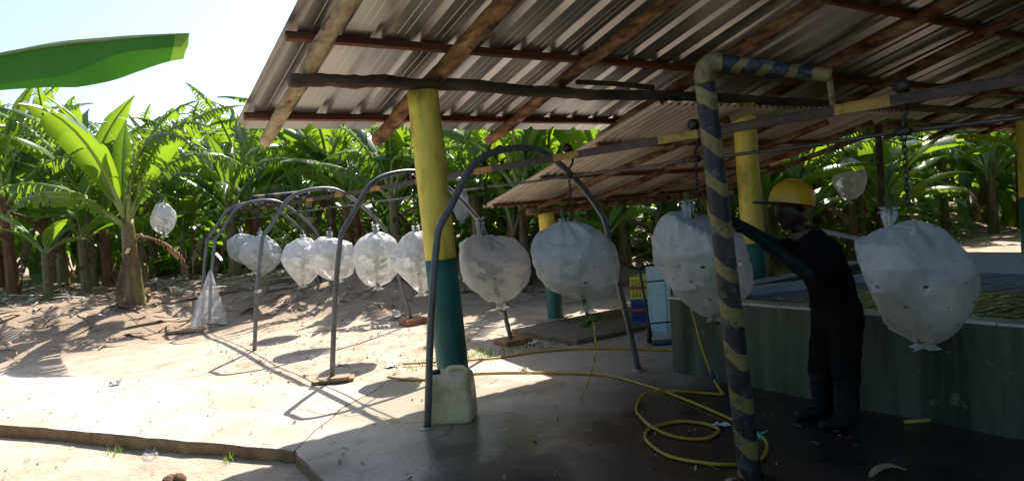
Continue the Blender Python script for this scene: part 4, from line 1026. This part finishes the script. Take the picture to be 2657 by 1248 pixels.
def sucker(x, y, sc_, seed, label, group):
    rnd = random.Random(seed); e = empty('banana_sucker', (x, y, gz(x, y)), label, 'banana sucker', group)
    st, (tx, ty) = STEMS[seed % 6]; place(st, 'stem', e, None, None, (.5*sc_, .5*sc_, .35*sc_))
    for k in range(6):
        place(rnd.choice(LY+[LV[5],LV[7]]), 'leaf', e, (tx*.4*sc_, ty*.4*sc_, .68*sc_), (rnd.uniform(-.2,.2), rnd.uniform(-.2,.2), k*2.4+rnd.uniform(-.3,.3)), sc_*rnd.uniform(.42,.62))
    return e
# individual plants that stand out
plant(1.45, 14.2, 1.2, 4, 'banana plant with thick stem and spreading leaves at the left of the yard', 'banana plants', 12, .78, 3, 1.0, 1, 1.15)
plant(-.95, 7.6, 1.0, 9, 'banana plant just out of view at left, one broad leaf reaching into the sky', 'banana plants', 4, 1.25, 0, 3.0, 0, 1.1, avoid=[(-.35, 1.15), (.6,.5), (-1.0,.4)])
plant(3.9, 17.2, 1.15, 13, 'banana plant standing behind the farthest bagged bunch', 'banana plants', 10, .85, 2, .4)
plant(6.4, 13.6, 1.15, 16, 'banana plant with upright broad leaf behind the second arch', 'banana plants', 10, .8, 1, 2.0)
plant(7.6, 12.2, 1.1, 20, 'banana plant behind the low shed, left of its roof corner', 'banana plants', 10, .85, 2, 5.2)
plant(11.75, 7.5, 1.1, 22, 'banana plant with drooping torn leaves carrying a bagged bunch beyond the tank', 'banana plants', 11, .9, 1, 2.9)
plant(14.3, 8.7, 1.15, 27, 'rightmost banana plant beyond the tank, with brown stem', 'banana plants', 11, 1.0, 1, .6)
# the stand: jittered rows
rnd = random.Random(5)
placed = [(1.45,14.2),(-.95,7.6),(3.9,17.2),(6.4,13.6),(7.4,12.2),(11.75,7.5),(14.3,8.7),(13.2,7.8),(13.9,8.4)]
cnt = 0
GL = {'left':('banana plant in the dense stand left of the rail end','stand left of the rail end'), 'mid':('banana plant in the dense stand behind the row of arches','stand behind the arches'),
      'back':('banana plant in the shaded stand behind the low corrugated shed','stand behind the low shed'), 'right':('banana plant in the stand beyond the wash tank','stand beyond the tank')}
for j in range(16):
    for i in range(24):
        x = -3+i*1.75+rnd.uniform(-.55,.55)+(.8 if j % 2 else 0); y = 7.4+j*1.6+rnd.uniform(-.5,.5)
        az = math.degrees(math.atan2(x, y)); d = math.hypot(x, y)
        if not (-6 < az < 78) or d > 26.5: continue
        if az < 20 and d < 17.3: continue
        if 20 <= az < 28 and d < 15.8: continue
        if x < 5 and y < 13.2: continue
        if 5 <= x < 7.6 and y < 13.0: continue
        if 7.6 <= x < 10.6 and y < 10.2: continue
        if x >= 10.6 and y < 7.6: continue
        if d > 17 and rnd.random() < .22: continue
        if any(math.dist((x, y), q) < 1.15 for q in placed): continue
        placed.append((x, y)); cnt += 1
        k = 'left' if az < 14 else ('mid' if az < 33 else ('back' if az < 47 else 'right'))
        h_ = rnd.uniform(.60,1.0)+.016*max(0, d-12)+(.22 if az < 9 else .1 if az < 22 else 0)
        plant(x, y, rnd.uniform(1.05,1.4)+(.12 if az < 22 else 0), 40+cnt, GL[k][0], GL[k][1], 12 if d < 19 else 10, h_, 3 if d < 19 else 1, None, 1 if rnd.random() < .4 else 0, rnd.uniform(.65,.95))
# the rest of the plantation, too far off to tell plant from plant
mb = MB(); rnd2 = random.Random(77)
for k in range(5200):
    az = rad(rnd2.uniform(-12, 84)); d = rnd2.uniform(24.5, 34); x, y = d*sin(az), d*cos(az); z = gz(x, y)+rnd2.uniform(.3,1.0)**1.2*3.1
    a = rnd2.uniform(0, 6.28); e0 = rnd2.uniform(-.3,1.1); L = rnd2.uniform(1.0,1.9); w_ = rnd2.uniform(.10,.24); c_, s_ = cos(a), sin(a); vs = []; q = Vector((x, y, z))
    for m_ in range(4):
        t = m_/3; ww = w_*(.5,1,.9,.1)[m_]; tw = rnd2.uniform(-.15,.15)
        vs += [q+Vector((-s_, c_, tw))*ww, q+Vector((s_, -c_, -tw))*ww]; e0 -= .55; q = q+Vector((c_*cos(e0), s_*cos(e0), sin(e0)))*(L/3)
    mb.add(vs, [(0,1,3,2),(2,3,5,4),(4,5,7,6)], 0)
tag(mb.build('far_banana_stand', M['leaf']), 'far mass of banana foliage closing the view behind the stand', 'banana foliage', kind='stuff')
# unseen leaf mass added to block light, left of camera and far right
mb = MB()
for k in range(4200):
    if k % 3: x, y = rnd2.uniform(-9, -2.6), rnd2.uniform(-10, 7.5)
    else: x, y = rnd2.uniform(22.2, 27), rnd2.uniform(-9, 7)
    z = gz(x, y)+rnd2.uniform(.1,1.0)*3.4; a = rnd2.uniform(0, 6.28); e0 = rnd2.uniform(-.3,1.1); L = rnd2.uniform(1.0,1.9); w_ = rnd2.uniform(.12,.26); c_, s_ = cos(a), sin(a); vs = []; q = Vector((x, y, z))
    for m_ in range(4):
        t = m_/3; ww = w_*(.5,1,.9,.1)[m_]; tw = rnd2.uniform(-.15,.15)
        vs += [q+Vector((-s_, c_, tw))*ww, q+Vector((s_, -c_, -tw))*ww]; e0 -= .55; q = q+Vector((c_*cos(e0), s_*cos(e0), sin(e0)))*(L/3)
    mb.add(vs, [(0,1,3,2),(2,3,5,4),(4,5,7,6)], 0)
tag(mb.build('side_light_blocker', M['leaf']), 'added unseen banana foliage blocking light at the sides of the yard', 'banana foliage', kind='stuff')
WORDS = ['first','second','third','fourth','fifth','sixth','seventh','eighth','ninth','tenth','eleventh','twelfth']
for zone in GL:
    fr_ = sorted([(math.atan2(o.location.x, o.location.y), o) for o in bpy.data.objects if o.get('group') == GL[zone][1] and o.location.xy.length < 20.5], key=lambda q: q[0])[:12]
    for k, (_, o) in enumerate(fr_): o['label'] = GL[zone][0].replace('banana plant in', WORDS[k]+' banana plant from left in front of')
# suckers and undergrowth along the front of the stand
sp = [(3.0,18.4),(4.6,17.6),(5.4,16.4),(2.2,19.0),(6.0,15.2),(6.9,14.6),(7.1,13.0),(8.2,11.8),(8.4,11.0),(9.1,11.4),(7.8,11.2),(8.6,10.2),(9.4,10.8),(8.9,9.7),(9.9,10.3),(10.2,9.6),(10.5,8.4),(10.9,8.9),(11.2,7.9),(11.6,8.5),(12.0,7.6),(14.2,7.9),(14.6,7.4),(15.2,7.6),(12.6,8.7),(13.0,9.4),(10.9,9.7),(11.3,10.2),(9.3,12.2),(.9,17.6),(.2,16.8),(1.4,18.6),(14.9,8.8),(16.0,8.2)]
for k, (x, y) in enumerate(sp):
    sucker(x, y, 1.3+.9*((k*37) % 10)/10, 200+k, 'young banana sucker', 'banana suckers')
zs = {}
for o in bpy.data.objects:
    if o.name.startswith('banana_sucker'):
        a = math.degrees(math.atan2(o.location.x, o.location.y)); zs.setdefault('left of the far rail end' if a < 14 else 'behind the row of arches' if a < 33 else 'behind the low corrugated shed' if a < 46 else 'beyond the tank near the worker' if a < 58 else 'beyond the tank at far right', []).append((a, o))
for z_, L_ in zs.items():
    for k, (_, o) in enumerate(sorted(L_, key=lambda q: q[0])): o['label'] = WORDS[min(k, 11)]+' bright young sucker from left '+z_
# broad leaf reaching in at upper left
mb = MB(); P = spline([(-.95,7.6,2.55),(-.80,7.56,2.85),(-.4,7.5,3.16),(.2,7.45,3.36),(.75,7.36,3.45),(1.12,7.19,3.475),(1.38,7.02,3.47)], 6); n = len(P)
mb.tube(P, [.035-.03*i/(n-1) for i in range(n)], 7, 1)
TIPSIDE = 1
for side in (-1, 1):
    rows = []
    for i in range(8, n):
        t = (i-8)/(n-9); T = (P[min(i+1, n-1)]-P[i-1]).normalized(); S = T.cross(Vector((-.4,-.68,.45))).normalized()*side
        w_ = (.50 if side > 0 else .10)*min(1, 1.5*math.sqrt(t+.02))*(1-.48*smooth(.4,1,t)); line = []
        for m_ in range(5): q = m_/4; line.append(P[i]+S*w_*q+Vector((0,0,1)).cross(S)*0+(T.cross(S))*(.05*q*q*side)+T*(.03*q-.06*q*q*t+(.015*nz(q*9, side, 3) if i == n-1 else 0)))
        rows.append(line)
    k = len(rows); vs = [q for r_ in rows for q in r_]
    mb.add(vs, [(i*5+m_, i*5+m_+1, (i+1)*5+m_+1, (i+1)*5+m_) for i in range(k-1) for m_ in range(4)], 0)
    if side == TIPSIDE:
        for q_ in range(1, 13): mb.m[-q_] = 2
pl9 = [o for o in bpy.data.objects if o.name.startswith('banana_plant') and abs(o.location.x+.95) < .01][0]
o = mb.build('leaf', [M['leafmature'], M['midrib'], M['leafyoung']], pl9, True); o.location = -pl9.location
# bagged bunches still on their plants, each hanging by its bent stalk from the crown
for (x, y, z, w_, h_, s_, lb, pk) in ((2.02,14.1,1.93,.46,.62,71,'bagged bunch hanging on the plant at the left of the yard',(1.45,14.2)), (7.05,11.85,1.80,.40,.7,74,'bagged bunch in the stand peeking out right of the yellow column',(7.6,12.2)), (12.19,6.80,1.67,.62,.80,77,'bagged bunch hanging on a plant beyond the tank, above the hard hat',(11.75,7.5))):
    e = bunch((x, y, z), w_, h_, s_, lb, (.02,0), .04, .03, True, 'bagged bunches on the plants')
    p_ = [o for o in bpy.data.objects if o.name.startswith('banana_plant') and (o.location.xy-Vector(pk)).length < .02][0]
    st = [c for c in p_.children if c.name.startswith('stem')][0]; cz = p_.location.z+2.0*st.scale.z; top = z+h_/2
    mb = MB(); mb.tube(spline([(pk[0], pk[1], cz-.15), (pk[0]*.7+x*.3, pk[1]*.7+y*.3, max(cz, top)+.22), (pk[0]*.25+x*.75, pk[1]*.25+y*.75, max(cz, top)+.24), (x, y, top+.10), (x, y, top-.1)], 5), .028, 8); part(mb, 'bent_stalk', M['stalk'], e, True)
# leaf litter under the plants
rnd = random.Random(9); mb = MB()
def curl(x, y, L, w_, a, z, m):
    c, s_ = cos(a), sin(a); k = rnd.uniform(.1,.5); vs = []
    for q in range(4):
        t = q/3; lift = z+.015+min(.07, k*L*.3*sin(pi*t)*rnd.random())+.02*rnd.random()
        for sd in (-1, 1):
            px_ = (t-.5)*L; py_ = sd*w_*(.35+.65*sin(pi*min(1, t+.15)))
            vs.append((x+c*px_-s_*py_, y+s_*px_+c*py_, lift+.25*w_*rnd.random()))
    mb.add(vs, [(0,1,3,2),(2,3,5,4),(4,5,7,6)], m)
for k in range(15000):
    az = rad(rnd.uniform(-8, 76)); d = math.sqrt(rnd.uniform(7.5**2, 24**2)); x, y = d*sin(az), d*cos(az)
    y0 = 11.7-2.8*smooth(3.5,6.0,x)
    if x > 9.5: y0 = 7.0
    if y < y0: continue
    if y < y0+3.5 and rnd.random() > ((y-y0)/3.5)**1.3: continue
    big = rnd.random() < .12
    curl(x, y, rnd.uniform(.5,1.1) if big else rnd.uniform(.06,.40), rnd.uniform(.03,.08) if big else rnd.uniform(.006,.032), rnd.uniform(0, 6.28), gz(x, y), 0 if rnd.random() < .62 else 1)
for k in range(500):
    x = rnd.uniform(1.8,5.2); y = rnd.uniform(6.6,11.5)
    curl(x, y, rnd.uniform(.03,.14), rnd.uniform(.004,.015), rnd.uniform(0,6.28), gz(x, y)-.012, 0)
for k in range(260):
    x = rnd.uniform(-.4,4.4); y = rnd.uniform(2.2,9.2)
    curl(x, y, rnd.uniform(.02,.07), rnd.uniform(.003,.010), rnd.uniform(0,6.28), (max(gz(x, y), 0) if (x-.41)*1.64+(y-6.64)*1.02 > .05 or x > 1.5 else gz(x, y))-.014, rnd.choice((0,0,0,1)))
M['litterpale'] = simple('pale_dry_litter', [(.3, (.42,.34,.26)), (.7, (.62,.55,.46))], .7, 5)
M['litterbrown'] = simple('brown_dry_litter', [(.3, (.17,.10,.06)), (.5, (.30,.20,.13)), (.7, (.42,.31,.22))], .75, 5)
tag(mb.build('leaf_litter', [M['litterbrown'], M['litterpale']]), 'dry brown banana leaf litter under the stand', 'leaf litter', kind='stuff')
# low greenery among the stems
mb = MB(); rnd3 = random.Random(21); n_ = 0
while n_ < 3400:
    az = rad(rnd3.uniform(4, 76)); d = rnd3.uniform(12.5, 24); x, y = d*sin(az), d*cos(az); dg_ = math.degrees(az)
    if (dg_ < 20 and d < 18.5) or (dg_ < 28 and d < 16.5) or (x < 7.6 and y < 13.4) or (x < 10.4 and y < 10.6) or y < 8.2: continue
    if nz(x, y, 3, .45) < -.08: continue
    n_ += 1; z = gz(x, y)+rnd3.uniform(.1,1.0)**1.4*1.7; a = rnd3.uniform(0, 6.28); e0 = rnd3.uniform(.2,1.2); L = rnd3.uniform(.45,1.0); w_ = rnd3.uniform(.05,.13); c_, s_ = cos(a), sin(a); vs = []; q = Vector((x, y, z))
    for m_ in range(4):
        ww = w_*(.35,1,.85,.08)[m_]; tw = rnd3.uniform(-.25,.25)
        vs += [q+Vector((-s_, c_, tw))*ww, q+Vector((s_, -c_, -tw))*ww]; e0 -= .5; q = q+Vector((c_*cos(e0), s_*cos(e0), sin(e0)))*(L/3)
    mb.add(vs, [(0,1,3,2),(2,3,5,4),(4,5,7,6)], 0 if rnd3.random() < .6 else 1)
tag(mb.build('undergrowth', [M['leaf'], M['leafyoung']]), 'low green undergrowth between the banana stems', 'undergrowth', kind='stuff')
# sparse weeds by the raised slab and the path
mb = MB()
for (cx_, cy_, sx_, n) in ((3.75,6.75,.28,160),(4.3,6.6,.3,120),(4.7,6.35,.25,80),(.46,6.42,.08,26),(1.05,5.42,.05,16)):
    for k in range(n):
        x = rnd.gauss(cx_, sx_); y = rnd.gauss(cy_, sx_*.5); z = gz(x, y); a = rnd.uniform(0,6.28); L = rnd.uniform(.03,.10); w_ = rnd.uniform(.003,.007)
        dx, dy = cos(a), sin(a); mb.add([(x-dy*w_, y+dx*w_, z),(x+dy*w_, y-dx*w_, z),(x+dx*L*.5, y+dy*L*.5, z+L)], [(0,1,2)], 0)
tag(mb.build('weeds', M['leafyoung']), 'thin low weeds growing beside the concrete', 'weeds', kind='stuff')
# wire stretched across the stand at left
mb = MB(); mb.tube(spline([(1.6,16.5,2.12),(2.6,14.2,2.03),(3.45,13.36,2.0)], 4), .008, 6); tag(mb.build('tie_wire', M['black'], sm=True), 'black tie wire running from the farthest arch into the plants', 'wire')
